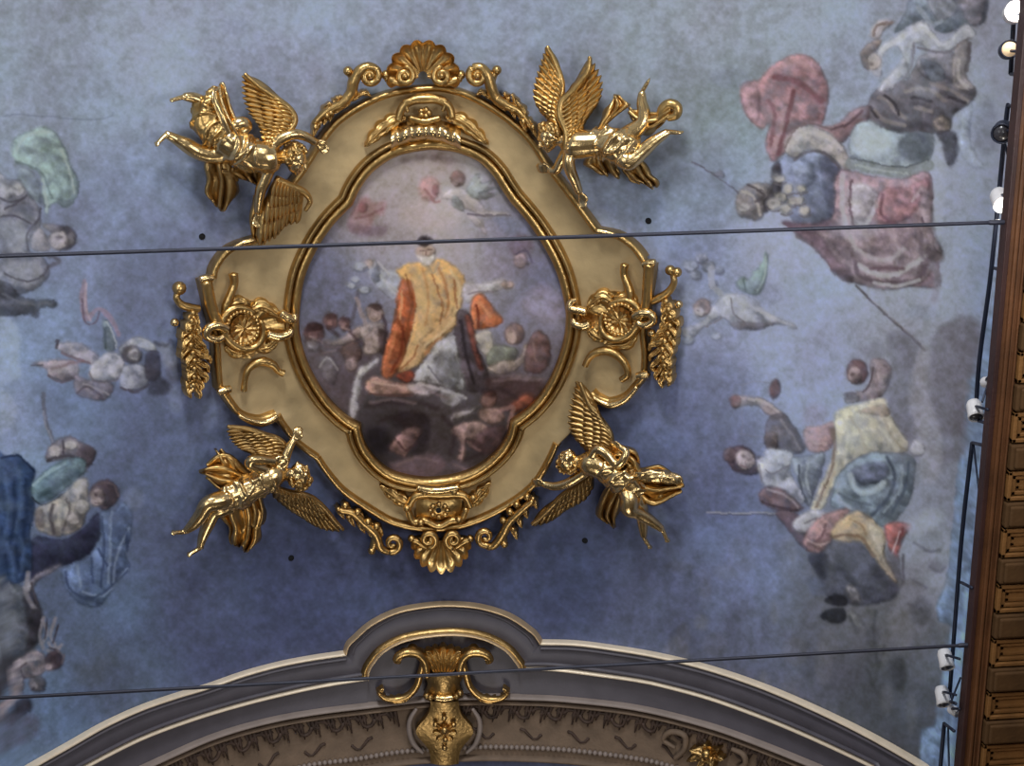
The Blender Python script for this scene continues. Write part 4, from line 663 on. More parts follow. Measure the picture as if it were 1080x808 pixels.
# ================= the coffered cornice on the right =================
def Pz(px, py, z): d = ray(px, py); q = d*((z-EYE)/d[..., 2])[..., None]; q[..., 2] += EYE; return q
XC, ZC = 5.02288751, 11.2760724+EYE
mb = MB()
y0, y1 = -4.0, 13.0
def slab(x0, x1, z0, z1, ya=y0, yb=y1, m=0): mb.box(((x0+x1)/2, (ya+yb)/2, (z0+z1)/2), ((x1-x0)/2, (yb-ya)/2, (z1-z0)/2), m=m)
slab(XC, XC+1.6, ZC, ZC+.10); slab(XC-.01, XC+.035, ZC-.02, ZC+.11, m=2); slab(XC+.07, XC+.10, ZC-.03, ZC+.02); slab(XC+.115, XC+.135, ZC-.015, ZC+.02); slab(XC+.155, XC+.17, ZC-.03, ZC+.02)
slab(XC+1.2, XC+1.6, ZC-3.0, ZC+.02)
cornice = mb.build('trim_10', M['wood'], smooth=False, mats=[M['wood_dark'], M['wood_edge']]); bevel(cornice, .008); tag(cornice, 'brown coffered cornice running along the right side', kind='structure')
per = .54; yb0 = float(Pz(1066, 656.7, ZC)[1])-per/2-per*9
proto_c = proto_m = None
for i in range(-9, 24):
    yc = yb0+per*i
    if yc > 9.6: break
    if proto_c is None:
        mb = MB(); x0, x1, ya, yb = XC+.185, XC+.90, yc-.135, yc+.135
        for q, dz in ((0, .0), (.045, .025), (.09, .05)):
            for (a0, a1, b0, b1) in ((x0+q, x1-q, ya+q, ya+q+.035), (x0+q, x1-q, yb-q-.035, yb-q), (x0+q, x0+q+.035, ya+q, yb-q), (x1-q-.035, x1-q, ya+q, yb-q)):
                mb.box(((a0+a1)/2, (b0+b1)/2, ZC-.035+dz*.6), ((a1-a0)/2, (b1-b0)/2, .035-dz*.3))
        mb.box(((x0+x1)/2, yc, ZC-.012), ((x1-x0)/2-.1, .05, .012)); mb.box(((x0+x1)/2, yc, ZC-.006), ((x1-x0)/2-.02, .13, .006))
        mb.v = [(x, y-yc, z) for x, y, z in mb.v]
        proto_c = mb.build('coffer', M['wood_light'], cornice, False); proto_c.location.y = yc; bevel(proto_c, .008)
        mb = MB(); mb.box((XC+.54, per/2, ZC-.045), (.36, .118, .045)); mb.box((XC+.54, per/2, ZC-.10), (.33, .095, .02)); proto_m = mb.build('modillion', M['wood_dark'], cornice, False); proto_m.location.y = yc; bevel(proto_m, .02, 3)
    else:
        for pr in (proto_c, proto_m):
            c = pr.copy(); COL.objects.link(c); c.parent = cornice; c.location.y = yc

# ================= tie cables =================
ZR = ZC+.04
for nm, a, b_, lab in (('tie_cable', (0, 270), (1052, 234.5), 'dark steel tie cable stretched across the gilded framed painting'), ('tie_cable', (0, 736), (1019, 680.5), 'dark steel tie cable stretched in front of the grey arch')):
    p0, p1 = Pz(*a, ZR), Pz(*b_, ZR); d = (p1-p0)/np.linalg.norm(p1-p0); L = np.linalg.norm(p1-p0)
    p0 = p0-d*1.2; p1 = p1+d*.12
    pts = p0+np.linspace(0, 1, 40)[:, None]*(p1-p0); pts[:, 2] -= .015*np.sin(np.linspace(0, math.pi, 40))
    o = thing(nm, p1, lab, 'cable', None)
    m_ = MB(); m_.tube(pts, .016, 8); m_.build('cable_strand', M['cable'], o)
    m_ = MB(); m_.tube([p1-d*.2, p1-d*.18, p1-d*.08, p1-d*.02, p1], [.016, .022, .022, .018, .024], 10); m_.build('end_fitting', M['cable'], o)

# ================= lighting rails and spotlights along the cornice =================
HR = .22
def bar(mb, pts, r=.014, h=HR): q = [S(x, y, hh, hh) for x, y, hh in [(p+(h,))[:3] for p in pts]]; mb.tube(np.array(q), r, 8)
def railpt(x, y): return S(x, y, HR, HR)
def corn(x, y): return Pz(x, y, ZC+.02)
rails = [('black steel lighting rail at the top with an angled bracket', [(1072, -30), (1066, 78)], [((1066, 78), (1082, 80))], []),
         ('long black lighting rail running past the lit middle spotlight', [(1064, 112), (1061, 128), (1046, 280), (1033, 380), (1029, 443)], [((1064, 112), (1082, 109)), ((1049, 283), (1058, 285)), ((1029, 443), (1043, 447))], [((1060, 150), (1072, 210)), ((1048, 385), (1036, 424))]),
         ('black lighting rail beside the lower half of the cornice', [(1025.5, 467), (1015, 560), (1007, 660), (1001, 740)], [((1025.5, 467), (1043, 471)), ((1014, 614.5), (1025, 620)), ((1001, 740), (1008, 742))], [((1027, 470), (1035, 540)), ((1013, 715), (1003, 740))]),
         ('short black lighting rail at the bottom near the arch end', [(996, 763), (990, 830)], [((996, 763), (1006, 771)), ((990, 826), (1002, 829))], [((1000, 768), (1001, 812))])]
for lab, main, arms, braces in rails:
    o = thing('lighting_rail', railpt(*main[-1]), lab, 'lighting rail', 'lighting rails along the cornice')
    q = spline(main, 6) if len(main) > 2 else np.linspace(main[0], main[1], 8)
    m_ = MB(); m_.tube(S(q[:, 0], q[:, 1], HR, HR), .021, 8); m_.build('rail_tube', M['black'], o)
    for a, c in arms:
        m_ = MB(); p, e = railpt(*a), corn(*c); m_.tube(np.array([p, p*.5+e*.5, e]), .016, 8); m_.build('bracket_arm', M['black'], o)
    for a, c in braces:
        m_ = MB(); p, e = railpt(*a), corn(*c); m_.tube(np.array([p, p*.5+e*.5, e]), .010, 8); m_.build('brace', M['black'], o)
def frame_axes(d):
    d = np.asarray(d, float); d = d/np.linalg.norm(d); a = np.cross(d, [.1, .2, 1.]); a /= np.linalg.norm(a); return np.array([a, np.cross(d, a), d])
def spot(x, y, r, ln, d, body, lens, lab, arm_to, lit=0):
    c = S(x, y, HR+.08, HR+.08); o = thing('spotlight', c, lab, 'spotlight', 'spotlights along the cornice')
    d = np.asarray(d, float); d /= np.linalg.norm(d)
    m_ = MB(); t = np.array([-1.0, -.92, -.5, .55, .95, 1.0])*ln; m_.tube(c+t[:, None]*d, np.array([.5, .8, 1, 1, 1.04, 1.0])*r, 20); m_.build('lamp_housing', body, o)
    m_ = MB(); m_.tube(c+np.array([ln*.99, ln*1.01+.012])[:, None]*d, [r*.86, r*.8], 20); l_ = m_.build('lens', lens, o)
    m_ = MB(); G = []
    for rr, dd in ((r*.88, ln*.98), (r*.90, ln*1.08+.014), (r*1.04, ln*1.08+.014), (r*1.06, ln*.92)):
        ax = frame_axes(d); an = np.linspace(0, 2*math.pi, 24, endpoint=False); G.append(c+d*dd+rr*(np.cos(an)[:, None]*ax[0]+np.sin(an)[:, None]*ax[1]))
    m_.grid(np.array(G), closeV=True); m_.build('rim', body, o)
    e = corn(*arm_to); q = c-d*ln*.3
    m_ = MB(); m_.tube(np.array([q, q*.75+e*.25+np.array([0, 0, .02]), e]), .013, 8); m_.build('mount_arm', M['black'], o)
    if lit:
        ld = bpy.data.lights.new('spot_glow', 'POINT'); ld.energy = lit; ld.color = (1, .93, .82); ld.shadow_soft_size = .06
        lo = bpy.data.objects.new('spotlight_glow', ld); COL.objects.link(lo); lo.location = tuple(c+d*(ln+.12)); lo.parent = o; lo.matrix_parent_inverse = Matrix.Translation(-o.location)
    return o
dn = (-.25, -.2, -1)
WP, BK = M['white_paint'], M['black']
spot(1069, 14, .085, .09, dn, WP, M['lamp'], 'brightly lit spotlight at the top of the cornice', (1084, 16), 14)
spot(1063, 53, .075, .07, dn, BK, M['lamp_warm'], 'round dim amber spotlight below the topmost lit one', (1080, 55))
spot(1058, 138, .085, .07, (-.6, .2, -1), BK, M['glass_dark'], 'black spotlight mounted between amber lamp and lit spotlight', (1076, 140))
spot(1055, 209, .08, .085, (-.1, .45, -1), WP, M['lamp'], 'lit white spotlight beside the end of the upper cable', (1066, 204), 10)
spot(1041, 403, .05, .05, (.5, -.4, -1), WP, WP, 'small white spotlight above the larger white one on rail', (1048, 392))
spot(1028, 431, .07, .08, (-.15, .75, -1), WP, M['glass_dark'], 'large white spotlight with dark lens beside the cornice middle', (1042, 432))
spot(997, 694, .068, .085, (-.05, .8, -1), WP, M['glass_dark'], 'white spotlight just below the end of the lower cable', (1012, 695))
spot(994, 733, .068, .085, (-.1, .8, -1), WP, M['glass_dark'], 'white spotlight lower on rail near the arch end', (1008, 733))
spot(1005, 749, .045, .045, (.6, .1, -1), WP, WP, 'small white spotlight tucked against the cornice near arch', (1012, 748))
# anchor holes in the plaster
for x, y, lab in ((213, 249.5, 'small black anchor hole left of the upper left angel'), (684, 233, 'small black anchor hole below the upper right angel'), (307, 588.5, 'small black anchor hole below the lower left angel'), (617, 570, 'small black anchor hole left of the lower right angel feet')):
    p = hit(x, y); n = inward(p); p = p.copy(); p[2] += EYE; ax = frame_axes(n)
    m_ = MB(); m_.ball(p, (.030, .030, .010), 6, 14, ax=ax); an = np.linspace(0, 2*math.pi, 18)
    m_.tube(p+n*.006+.030*(np.cos(an)[:, None]*ax[0]+np.sin(an)[:, None]*ax[1]), .006, 6, cap=False)
    tag(m_.build('anchor_hole', M['dark']), lab, 'anchor hole', 'anchor holes in the vault')
# ================= the gilded frame =================
PXM = .0107                      # metres per photo pixel near the vault's crown
frame = thing('framed_painting', S(455, 330, .1), 'large gilded baroque frame around an oval painting of a priest in orange robes', 'framed painting')
INN = [[(371, 216), (380, 197), (395, 178.6), (418.8, 163.8), (448.6, 157.5), (466, 157.5), (484, 160.5), (505, 169.5), (520, 184), (529, 198), (538, 211.5)],
       [(538, 211.5), (558.5, 236), (576, 263), (588, 288.6), (595.6, 318), (597.5, 340), (592.8, 368), (579.5, 402), (561.5, 427), (539, 445)],
       [(539, 445), (535, 460.4), (523, 478), (502, 494.6), (478, 503.5), (449, 506.5), (419, 501), (401, 490), (387, 473), (381, 457.5), (380, 448.6)],
       [(380, 448.6), (365, 439.6), (344.6, 418.8), (326.7, 389), (317, 360), (315, 336), (320, 296), (332.7, 264.8), (350, 238), (371, 216)]]
inn = np.vstack([resample(spline(p, 8), 60)[:-1] for p in INN])
OUTL = [(270, 249), (284, 228), (300, 204), (318, 180), (336, 152), (356, 127.5), (386, 108), (414.7, 97), (448, 92.5), (470, 93), (496, 100.5), (524, 116), (546, 133), (562.6, 150), (579, 175), (596, 197), (612.7, 219.5), (630, 243)]
OUTR = [(630, 243), (651.7, 248), (668.5, 259.5), (679, 273)]
OUTRB = [(688, 279), (684, 310), (681, 333), (679, 350), (681, 375), (680, 398)]
OUTRC = [(680, 398), (672.6, 407), (660, 420), (643, 426), (629, 422), (622, 416)]
OUTB = [(601.6, 456.5), (588, 469)]
OUTB2 = [(588, 469), (579, 488.5), (565, 511), (543, 530), (512, 547), (482, 556.8), (448, 559), (414.7, 552.6), (387, 537), (361.7, 519), (345, 500), (334, 484)]
OUTL1 = [(334, 484), (314, 469), (300, 452), (292, 440)]
OUTLC = [(292, 440), (272.6, 444.5), (253, 438), (241, 424), (233.6, 413)]
OUTLB = [(231, 411), (229, 385), (228, 365), (225, 345), (219, 320), (213, 295)]
OUTLD = [(224, 293), (226.6, 282), (236, 268), (248, 259.5), (270, 252)]
pieces = [OUTL, OUTR, OUTRB, OUTRC, OUTB, OUTB2, OUTL1, OUTLC, OUTLB, OUTLD]
smp = [spline(p, 8) for p in pieces]
out = np.vstack(smp)
CEN = np.array([455., 330.])
def by_angle(P, n, smooth=False):
    v = P-CEN; a = np.arctan2(v[:, 1], v[:, 0]); r = np.hypot(v[:, 0], v[:, 1]); o = np.argsort(a); a, r = a[o], r[o]
    a = np.r_[a-2*math.pi, a, a+2*math.pi]; r = np.r_[r, r, r]; t = np.linspace(-math.pi, math.pi, n, endpoint=False)
    R = np.interp(t, a, r); R = np.convolve(np.r_[R[-6:], R, R[:6]], np.ones(13)/13, 'valid') if n == len(t) and smooth else R; return np.stack([CEN[0]+R*np.cos(t), CEN[1]+R*np.sin(t)], 1)
NA = 900
Ao, Ai = by_angle(out, NA, True), by_angle(resample(inn, 900, True), NA)
Aim = Ai+(Ai-CEN)/np.linalg.norm(Ai-CEN, axis=1, keepdims=True)*8
mb = MB(); prof = [(0, -.02), (0, .13), (.03, .135), (.10, .115), (.25, .085), (.45, .07), (.65, .07), (.85, .085), (1, .10), (1, .02)]
Gf = np.zeros((NA, len(prof), 3))
for j, (t, h) in enumerate(prof):
    q = Ao*(1-t)+Aim*t; Gf[:, j] = S(q[:, 0], q[:, 1], np.full(NA, h), .08)
mb.grid(Gf, closeU=True); mb.build('frame_band', M['gold_band'], frame)
# the picture itself
NR = 260
Gc = np.zeros((NA, NR, 3))
for j, t in enumerate(np.linspace(1, .002, NR)): q = CEN+(Ai-CEN)*t*(1.01); Gc[:, j] = S(q[:, 0], q[:, 1], np.full(NA, .04), .04)
Gc = np.concatenate([Gc, Gc[:1]], 0)
pxc, pyc = proj(Gc)
me = grid_mesh('canvas', Gc[:, ::-1], attr_mat('canvas paint', .6, .06), cv.sample(pxc, pyc)[:, ::-1])
cvo = link(bpy.data.objects.new('canvas', me), frame); cvo['label'] = 'oval painted canvas of a haloed priest among clouds and cherubs'
# mouldings: an inner torus and hollow, a fillet, an outer torus
mb = MB(); sweep(mb, inn, [(-1.6, .02), (-1.6, .09), (-.4, .125), (2, .15), (4.5, .158), (7, .15), (8.6, .125), (9.2, .095)], True, .12)
mb.build('inner_moulding', M['gold'], frame)
mb = MB(); sweep(mb, inn, [(8.8, .06), (9.2, .12), (10, .165), (11.8, .185), (13.8, .175), (15.2, .13), (15.8, .05)], True, .15)
mb.build('inner_moulding', M['gold_deep'], frame)
mb = MB()
for i, p in enumerate(smp):
    q = resample(p, max(8, int(len(p)*1.2)))
    if i in (4,): continue
    w = 5.2 if i in (3, 7) else 4.4
    # torus with a hollow inside it (the outline runs clockwise: the left normal points outwards)
    sweep(mb, q, [(2.6, -.02), (2.6, .10), (1.8, .15), (0, .175), (-w*.6, .168), (-w*1.05, .14), (-w*1.35, .09), (-w*1.35, .02)], False, .14)
mb.build('outer_moulding', M['gold'], frame)

# ---- ornament builders
def relief(mb, grid_px, H, m=0):
    """closed relief: top surface plus a skirt down to the ground"""
    Gp = np.asarray(grid_px, float); H = np.asarray(H, float); nu, nv = H.shape
    ref = float(H.mean())*.7
    T = S(Gp[..., 0], Gp[..., 1], H, ref); mb.grid(T, m=m)
    for edge in (np.s_[0, :], np.s_[-1, :], np.s_[:, 0], np.s_[:, -1]):
        g = Gp[edge]; h = H[edge]; E_ = np.stack([S(g[:, 0], g[:, 1], h, ref), S(g[:, 0], g[:, 1], np.maximum(h-.09, .0), ref)], 1); mb.grid(E_, m=m)
def leaf(mb, spine, wid, hb=.14, amp=.06, lobes=5, curl=.05, n=34, m=0, taper=.35, asym=0.0):
    P = resample(spline(spine, 8), n); T = np.gradient(P, axis=0); T /= np.linalg.norm(T, axis=1, keepdims=True)+1e-9; Nn = np.stack([-T[:, 1], T[:, 0]], 1)
    u = np.linspace(0, 1, n); v = np.linspace(-1, 1, 13)
    env = (np.sin(math.pi*np.clip(u*.93+.07, 0, 1))**.6)*(1-taper*u)
    lob = .62+.38*np.abs(np.cos(lobes*math.pi*u))**.7
    w = wid*env*lob
    sh = 3.0*np.abs(v)[None]*(wid/14)
    X = P[:, None]+Nn[:, None]*(w[:, None]*v[None])[..., None]+T[:, None]*sh[..., None]
    H = hb+amp*(1-np.abs(v)[None]**1.7)*(.5+.5*env[:, None])+.018*np.cos(2*math.pi*lobes*u[:, None]+math.pi)*np.abs(v)[None]+curl*(u[:, None]**3)+.012*np.cos(v*3*math.pi)[None]
    relief(mb, X, H, m)
def shell(mb, hub, R, a0, a1, n=11, hb=.10, amp=.10, squash=1.0, lip=.06, m=0):
    na, nr = n*8+1, 16; a = np.linspace(a0, a1, na); r = np.linspace(.12, 1, nr); ph = np.linspace(0, n*math.pi, na)
    sc = .90+.10*np.abs(np.sin(ph))
    RR = R*r[None]*(1-(1-sc[:, None])*r[None]**2)
    X = np.stack([hub[0]+RR*np.cos(a)[:, None], hub[1]-RR*np.sin(a)[:, None]*squash], -1)
    H = hb+amp*np.sin(r*math.pi*.62)[None]*.75+.05*r[None]*(np.abs(np.sin(ph))[:, None]-.5)+lip*(r[None]**7)
    relief(mb, X, H, m)
def spiral(c, r0, r1, a0, turns, n=30, ry=1.0):
    t = np.linspace(0, 1, n); a = a0+turns*2*math.pi*t; r = r0+(r1-r0)*t
    return np.stack([c[0]+r*np.cos(a), c[1]-ry*r*np.sin(a)], 1)
def scroll(mb, pts, rad, h=.15, n=10, m=0, flat=1.15, sm=True):
    P = spline(pts, 8) if sm else np.asarray(pts, float); N = len(P)
    r = np.interp(np.linspace(0, 1, N), np.linspace(0, 1, len(rad)), rad) if np.ndim(rad) else np.full(N, rad)
    hh = np.interp(np.linspace(0, 1, N), np.linspace(0, 1, len(h)), h) if np.ndim(h) else np.full(N, h)
    Q = S(P[:, 0], P[:, 1], hh, hh); mb.tube(Q, r*PXM, n, m, flat=flat, up=inward(Q-np.array([0, 0, EYE])))
def bud(mb, x, y, r, h=.16, m=0): mb.ball(S(x, y, h, h), (r*PXM, r*PXM, r*PXM*1.1), 8, 12, m)
def part(name, fn, m='gold', parent=None, mats=None):
    q = MB(); fn(q); return q.build(name, M[m], parent or frame, True, [M[x] for x in mats] if mats else None)
D = math.radians
# top shell with its volutes
part('crest_shell', lambda q: shell(q, (446, 80), 40, D(200), D(-20), 10, .13, .07, .98, .10))
for c, s in (((427, 80), 1), ((466, 80), -1)):
    def f(q, c=c, s=s):
        p = spiral(c, 10, 2, D(90 if s > 0 else 90), -1.4*s); scroll(q, p, [2.0, 4.0, 3.4, 3.4], .24, sm=False); scroll(q, [(c[0]-s*20, c[1]+2), (c[0]-s*12, c[1]+5), (c[0]-s*2, c[1]+9)], [4, 4.5, 3], .2); bud(q, c[0]-s*20, 79, 5, .2); bud(q, c[0], c[1], 3.2, .28)
    part('volute', f, 'gold')
# top side scrolls
for pts, vol, bd, leafs in (([(331, 131), (345, 117), (360, 109), (370, 98), (373, 86), (379, 75), (388, 70), (396, 72)], ((390, 80), 10, 2, D(55), -1.25), (367, 75, 5), [(333, 134, 344, 112), (345, 122, 356, 104), (349, 119, 354, 104), (360, 112, 378, 100), (372, 96, 386, 98)]),
                            ([(560, 134), (548, 118), (535, 111), (523, 103), (518, 92), (514, 79), (507, 71), (499, 71)], ((504, 80), 10, 2, D(125), 1.25), (524, 74, 5), [(562, 134, 550, 112), (552, 128, 543, 104), (541, 116, 534, 100), (528, 110, 514, 100), (520, 96, 507, 97)])):
    def f(q, pts=pts, vol=vol, bd=bd, leafs=leafs):
        scroll(q, pts, [3.5, 4.5, 5, 5.5, 6, 5.5, 4.5, 4], [.14, .18, .2, .2, .22, .24, .25, .24]); scroll(q, spiral(*vol), [4, 4, 3.4, 3], .24, sm=False); bud(q, *bd, .2)
        bud(q, vol[0][0], vol[0][1], 3, .28)
        q2 = [(bd[0], bd[1]), ((bd[0]+pts[5][0])/2, bd[1]+7), (pts[4][0], pts[4][1])]; scroll(q, q2, [4, 5, 4], .18)
        for (x0, y0, x1, y1) in leafs:
            leaf(q, [((x0+x1)/2, (y0+y1)/2), ((x0*2+x1)/3, (y0*2+y1)/3+1), (x0, y0), (x0*1.4-x1*.4, y0*1.3-y1*.3+3)], 5.4, .14, .06, 2, .06, 12); leaf(q, [((x0+x1)/2, (y0+y1)/2), ((x0+x1*2)/3, (y0+y1*2)/3), (x1, y1), (x1*1.3-x0*.3, y1*1.3-y0*.3+2)], 4.6, .15, .06, 2, .05, 12); bud(q, x0, y0, 3.2, .21)
    part('scroll', f, 'gold')
# clasp and horned ornament over the top of the inner moulding
def f(q):
    u = np.linspace(0, 1, 40); v = np.linspace(-1, 1, 13); x = 412+u*74; yc = 138+10*(2*u-1)**2
    X = np.stack([x[:, None]+0*v[None], yc[:, None]+12.5*v[None]], -1); H = .10+.16*np.cos(v*math.pi*.5)[None]**.8*(.75+.25*np.abs(np.cos(u*math.pi*5))[:, None])+0*u[:, None]; relief(q, X, H)
part('clasp', f, 'gold_bright')
def f(q):
    scroll(q, [(420, 127), (424, 114), (434, 106), (448, 104), (462, 105), (473, 112), (477, 124)], [4, 4.5, 5, 5.5, 5, 4.5, 4], .22); scroll(q, [(434, 106), (427, 108), (430, 118)], [4, 3, 2], .24); scroll(q, [(462, 105), (470, 107), (467, 117)], [4, 3, 2], .24)
    for k_ in range(5): a = k_*2*math.pi/5; bud(q, 448+4.5*math.cos(a), 119+3.5*math.sin(a), 3.2, .22)
    scroll(q, [(432, 124), (448, 128), (464, 124)], [3, 4, 3], .2)
part('horned_crest', f, 'gold')
for sg, pts in ((1, [(428, 122), (412, 129), (398, 140), (386, 153)]), (-1, [(470, 122), (486, 127), (500, 138), (514, 151)])):
    part('acanthus_leaf', lambda q, pts=pts: leaf(q, pts, 11, .13, .06, 4, .02), 'gold')
# bottom cartouche
def f(q):
    scroll(q, [(430, 537), (437, 524), (450, 521), (464, 522), (478, 521), (490, 523), (497, 535)], [3.5, 4.5, 5, 4.5, 5, 4.5, 3.5], .2); scroll(q, [(430, 537), (436, 550), (448, 549), (463, 555), (476, 549), (486, 548), (492, 536)], [3.5, 4.2, 4.5, 4, 4.5, 4.2, 3.5], .18)
    for x, y in ((429, 536), (444, 551), (484, 548), (499, 525), (448, 519), (479, 519)): bud(q, x, y, 4.4, .22)
    u = np.linspace(-1, 1, 17); X = np.stack(np.meshgrid(463+24*u, 537+12*u, indexing='ij'), -1); H = .13+.07*np.cos(u*1.5)[:, None]*np.cos(u*1.5)[None]; relief(q, X, H)
    for kx in range(8): a = kx*math.pi/4; bud(q, 463+9*math.cos(a), 538.5+6.5*math.sin(a), 3.2, .2)
part('bottom_cartouche', f, 'gold')
def f(q): q.ball(S(462.5, 538.5, .215, .215), .032, 8, 14)
o = part('drill_hole', f, 'dark'); o['label'] = 'small dark hole in the bottom cartouche'
for pts in ([(436, 533), (424, 527), (413, 520), (402, 512)], [(490, 533), (500, 527), (508, 519), (516, 509)]): part('acanthus_leaf', lambda q, pts=pts: leaf(q, pts, 10, .13, .06, 3, .02), 'gold')
def f(q):
    scroll(q, [(440, 514), (452, 517), (466, 517), (484, 514)], [3.5, 5, 5, 3.5], .22)
part('clasp', f, 'gold_bright')
# bottom shell
part('bottom_shell', lambda q: shell(q, (465, 566), 33, D(180), D(360), 9, .12, .06, 1.02, .10), 'gold')
for c, s in (((452, 569), 1), ((478, 569), -1)):
    def f(q, c=c, s=s): scroll(q, spiral(c, 9, 2, D(-90), 1.4*s), [3, 4, 3.2, 3], .22, sm=False); scroll(q, [(c[0]-s*18, c[1]), (c[0]-s*12, c[1]+2), (c[0]-s*2, c[1]+9)], [4, 4, 3], .18); bud(q, c[0]-s*18, c[1]-1, 4.5, .18)
    part('volute', f, 'gold')
for pts, vol, bd, lf in (([(358, 538), (372, 541), (384, 552), (396, 563), (401, 577), (410, 582)], ((414, 573), 9.5, 2, D(-110), 1.2), (392, 581, 4.5), [(357, 537), (364, 533), (368, 545), (377, 540), (379, 552), (388, 550), (390, 560), (397, 555)]),
                         ([(562, 528), (549, 539), (537, 551), (530, 564), (521, 575), (513, 576)], ((512, 566), 9.5, 2, D(-70), -1.2), (532, 574, 4.5), [(562, 526), (556, 524), (552, 536), (545, 532), (546, 546), (538, 540), (541, 558), (531, 549)])):
    def f(q, pts=pts, vol=vol, bd=bd, lf=lf):
        scroll(q, pts, [3.5, 4.5, 5, 5.5, 5, 4], .19); scroll(q, spiral(*vol), [4, 4, 3.2, 2.8], .22, sm=False); bud(q, *bd, .18); scroll(q, [bd[:2], ((bd[0]+pts[3][0])/2, bd[1]-6), pts[3]], [3.5, 4.5, 4], .17)
        for i, (x, y) in enumerate(lf):
            bud(q, x, y, 3.6+(i % 2)*.8, .17+.04*(i % 2)); leaf(q, [(x-3, y-4), (x, y), (x+3+(i % 2)*2, y+5), (x+5, y+8)], 4.6, .13, .05, 2, .05, 12)
    part('scroll', f, 'gold')
# side cartouches
def side(cx, cy, r, s, pts, plate):
    def back(q):
        C_ = np.array([cx, cy], float); Q = resample(spline(plate, 6, True), 120, True); Q = np.vstack([Q, Q[:1]]); rr = np.linspace(.05, 1, 14)
        a_ = np.arctan2(Q[:, 1]-cy, Q[:, 0]-cx)
        X = C_+(Q-C_)[:, None]*rr[None, :, None]; H = .10+.05*np.cos(rr*1.5)[None]+.022*np.cos(a_*9)[:, None]*rr[None]+.03*rr[None]**6
        relief(q, X, H)
    part('cartouche_plate', back, 'gold')
    def boss(q):
        a = np.linspace(0, 2*math.pi, 60); rr = np.linspace(0.02, 1, 14)
        fl = np.abs(np.cos(a*7))[:, None]
        X = np.stack([cx+r*rr[None]*np.cos(a)[:, None], cy+r*1.05*rr[None]*np.sin(a)[:, None]], -1); H = .17-.055*np.cos(rr*math.pi*.5)[None]+.02*fl*rr[None]; relief(q, X, H)
        for k_ in range(26): b_ = k_*2*math.pi/26; bud(q, cx+(r+1)*math.cos(b_), cy+(r+1)*1.05*math.sin(b_), 2.4, .22)
    part('shell_boss', boss, 'gold')
    def ring(q):
        a = np.linspace(-.4, 2*math.pi-.9, 50); rad = 2.5+2.2*np.sin(np.linspace(0, math.pi, 50)); rr = r+6+2*np.sin(a*2)
        P = np.stack([cx+s*rr*np.cos(a), cy+rr*np.sin(a)], 1); scroll(q, P, rad, .2, sm=False)
    part('cartouche_rim', ring, 'gold')
    for nm, pp, rad, h in pts: part(nm, lambda q, pp=pp, rad=rad, h=h: scroll(q, pp, rad, h), 'gold_bright' if nm == 'volute' else 'gold')
side(256, 346, 15.5, 1, [('volute', [(296, 330), (303, 335), (310, 337), (310, 331)], [5, 5.5, 4.5, 3], .24), ('volute', [(282, 352), (294, 355), (304, 352), (307, 347)], [5, 6, 5, 3.5], .22),
     ('strap', [(217, 297), (221, 318), (226, 334), (232, 342)], [6.5, 6.5, 6.5, 5.5], .2), ('volute', [(240, 347), (230, 343), (220, 346), (218, 354), (228, 358), (236, 355)], [4.5, 5.5, 5, 4.5, 4.5, 3.5], .24), ('stem', [(246, 289), (247, 299), (243, 310), (238, 322), (237, 332)], [5, 4.2, 4.2, 4.4, 4], .18),
     ('scroll', [(257, 412), (258, 403), (261, 391), (268, 384), (277, 381), (288, 385), (293, 391), (299, 394)], [3.6, 3, 3.6, 4.4, 5, 4.4, 3.4, 4], .17)], [(233, 346), (240, 328), (250, 319), (264, 317), (278, 321), (288, 331), (300, 338), (298, 350), (286, 356), (276, 368), (262, 377), (246, 374), (236, 362)])
side(654, 337, 14.5, -1, [('volute', [(618, 329), (610, 327), (602, 325), (602, 319), (608, 316)], [5, 5, 4.6, 3.6, 2.4], .24), ('volute', [(622, 342), (614, 344), (606, 341), (605, 336)], [5, 5.5, 4.5, 3], .22),
     ('strap', [(685, 279), (683.5, 300), (682, 318), (680, 328)], [6.2, 6, 5.6, 5], .2), ('volute', [(668, 334), (676, 330), (686, 331), (689, 338), (680, 343), (672, 340)], [4.5, 5.5, 5, 4.5, 4.5, 3.5], .24), ('stem', [(659, 279), (658, 289), (662, 300), (665, 311), (662, 322)], [4.6, 4, 4.6, 5, 4.4], .18),
     ('scroll', [(617, 386), (621, 378), (628, 372), (640, 370), (652, 375), (660, 385), (662, 395), (655, 401)], [3.4, 3.6, 4.4, 5, 4.8, 4.2, 3.8, 3.4], .17)], [(678, 336), (670, 320), (660, 310), (646, 307), (633, 311), (625, 321), (612, 328), (613, 341), (625, 347), (634, 358), (648, 366), (664, 364), (674, 352)])
for pts in ([(262, 328), (275, 322), (288, 328), (296, 334)], [(268, 366), (282, 365), (293, 355)], [(236, 364), (250, 371), (268, 368)], [(236, 330), (246, 319), (262, 318)]): part('acanthus_leaf', lambda q, pts=pts: leaf(q, pts, 9.5, .12, .06, 3, .03), 'gold')
for pts in ([(648, 318), (636, 312), (626, 318), (620, 326)], [(640, 358), (628, 352), (620, 344)], [(672, 352), (660, 362), (640, 362)], [(672, 326), (664, 315), (650, 313)]): part('acanthus_leaf', lambda q, pts=pts: leaf(q, pts, 9.5, .12, .06, 3, .03), 'gold')
for x, y in ((216, 294), (237, 413), (222, 294), (230, 414)): pass
for x0, y0, x1, y1 in ((211, 295, 224, 293), (230, 414, 243, 410)): part('bracket_tab', lambda q, x0=x0, y0=y0, x1=x1, y1=y1: scroll(q, [(x0, y0), ((x0+x1)/2, (y0+y1)/2-.5), (x1, y1)], [4, 4.6, 4], .2), 'gold_bright')
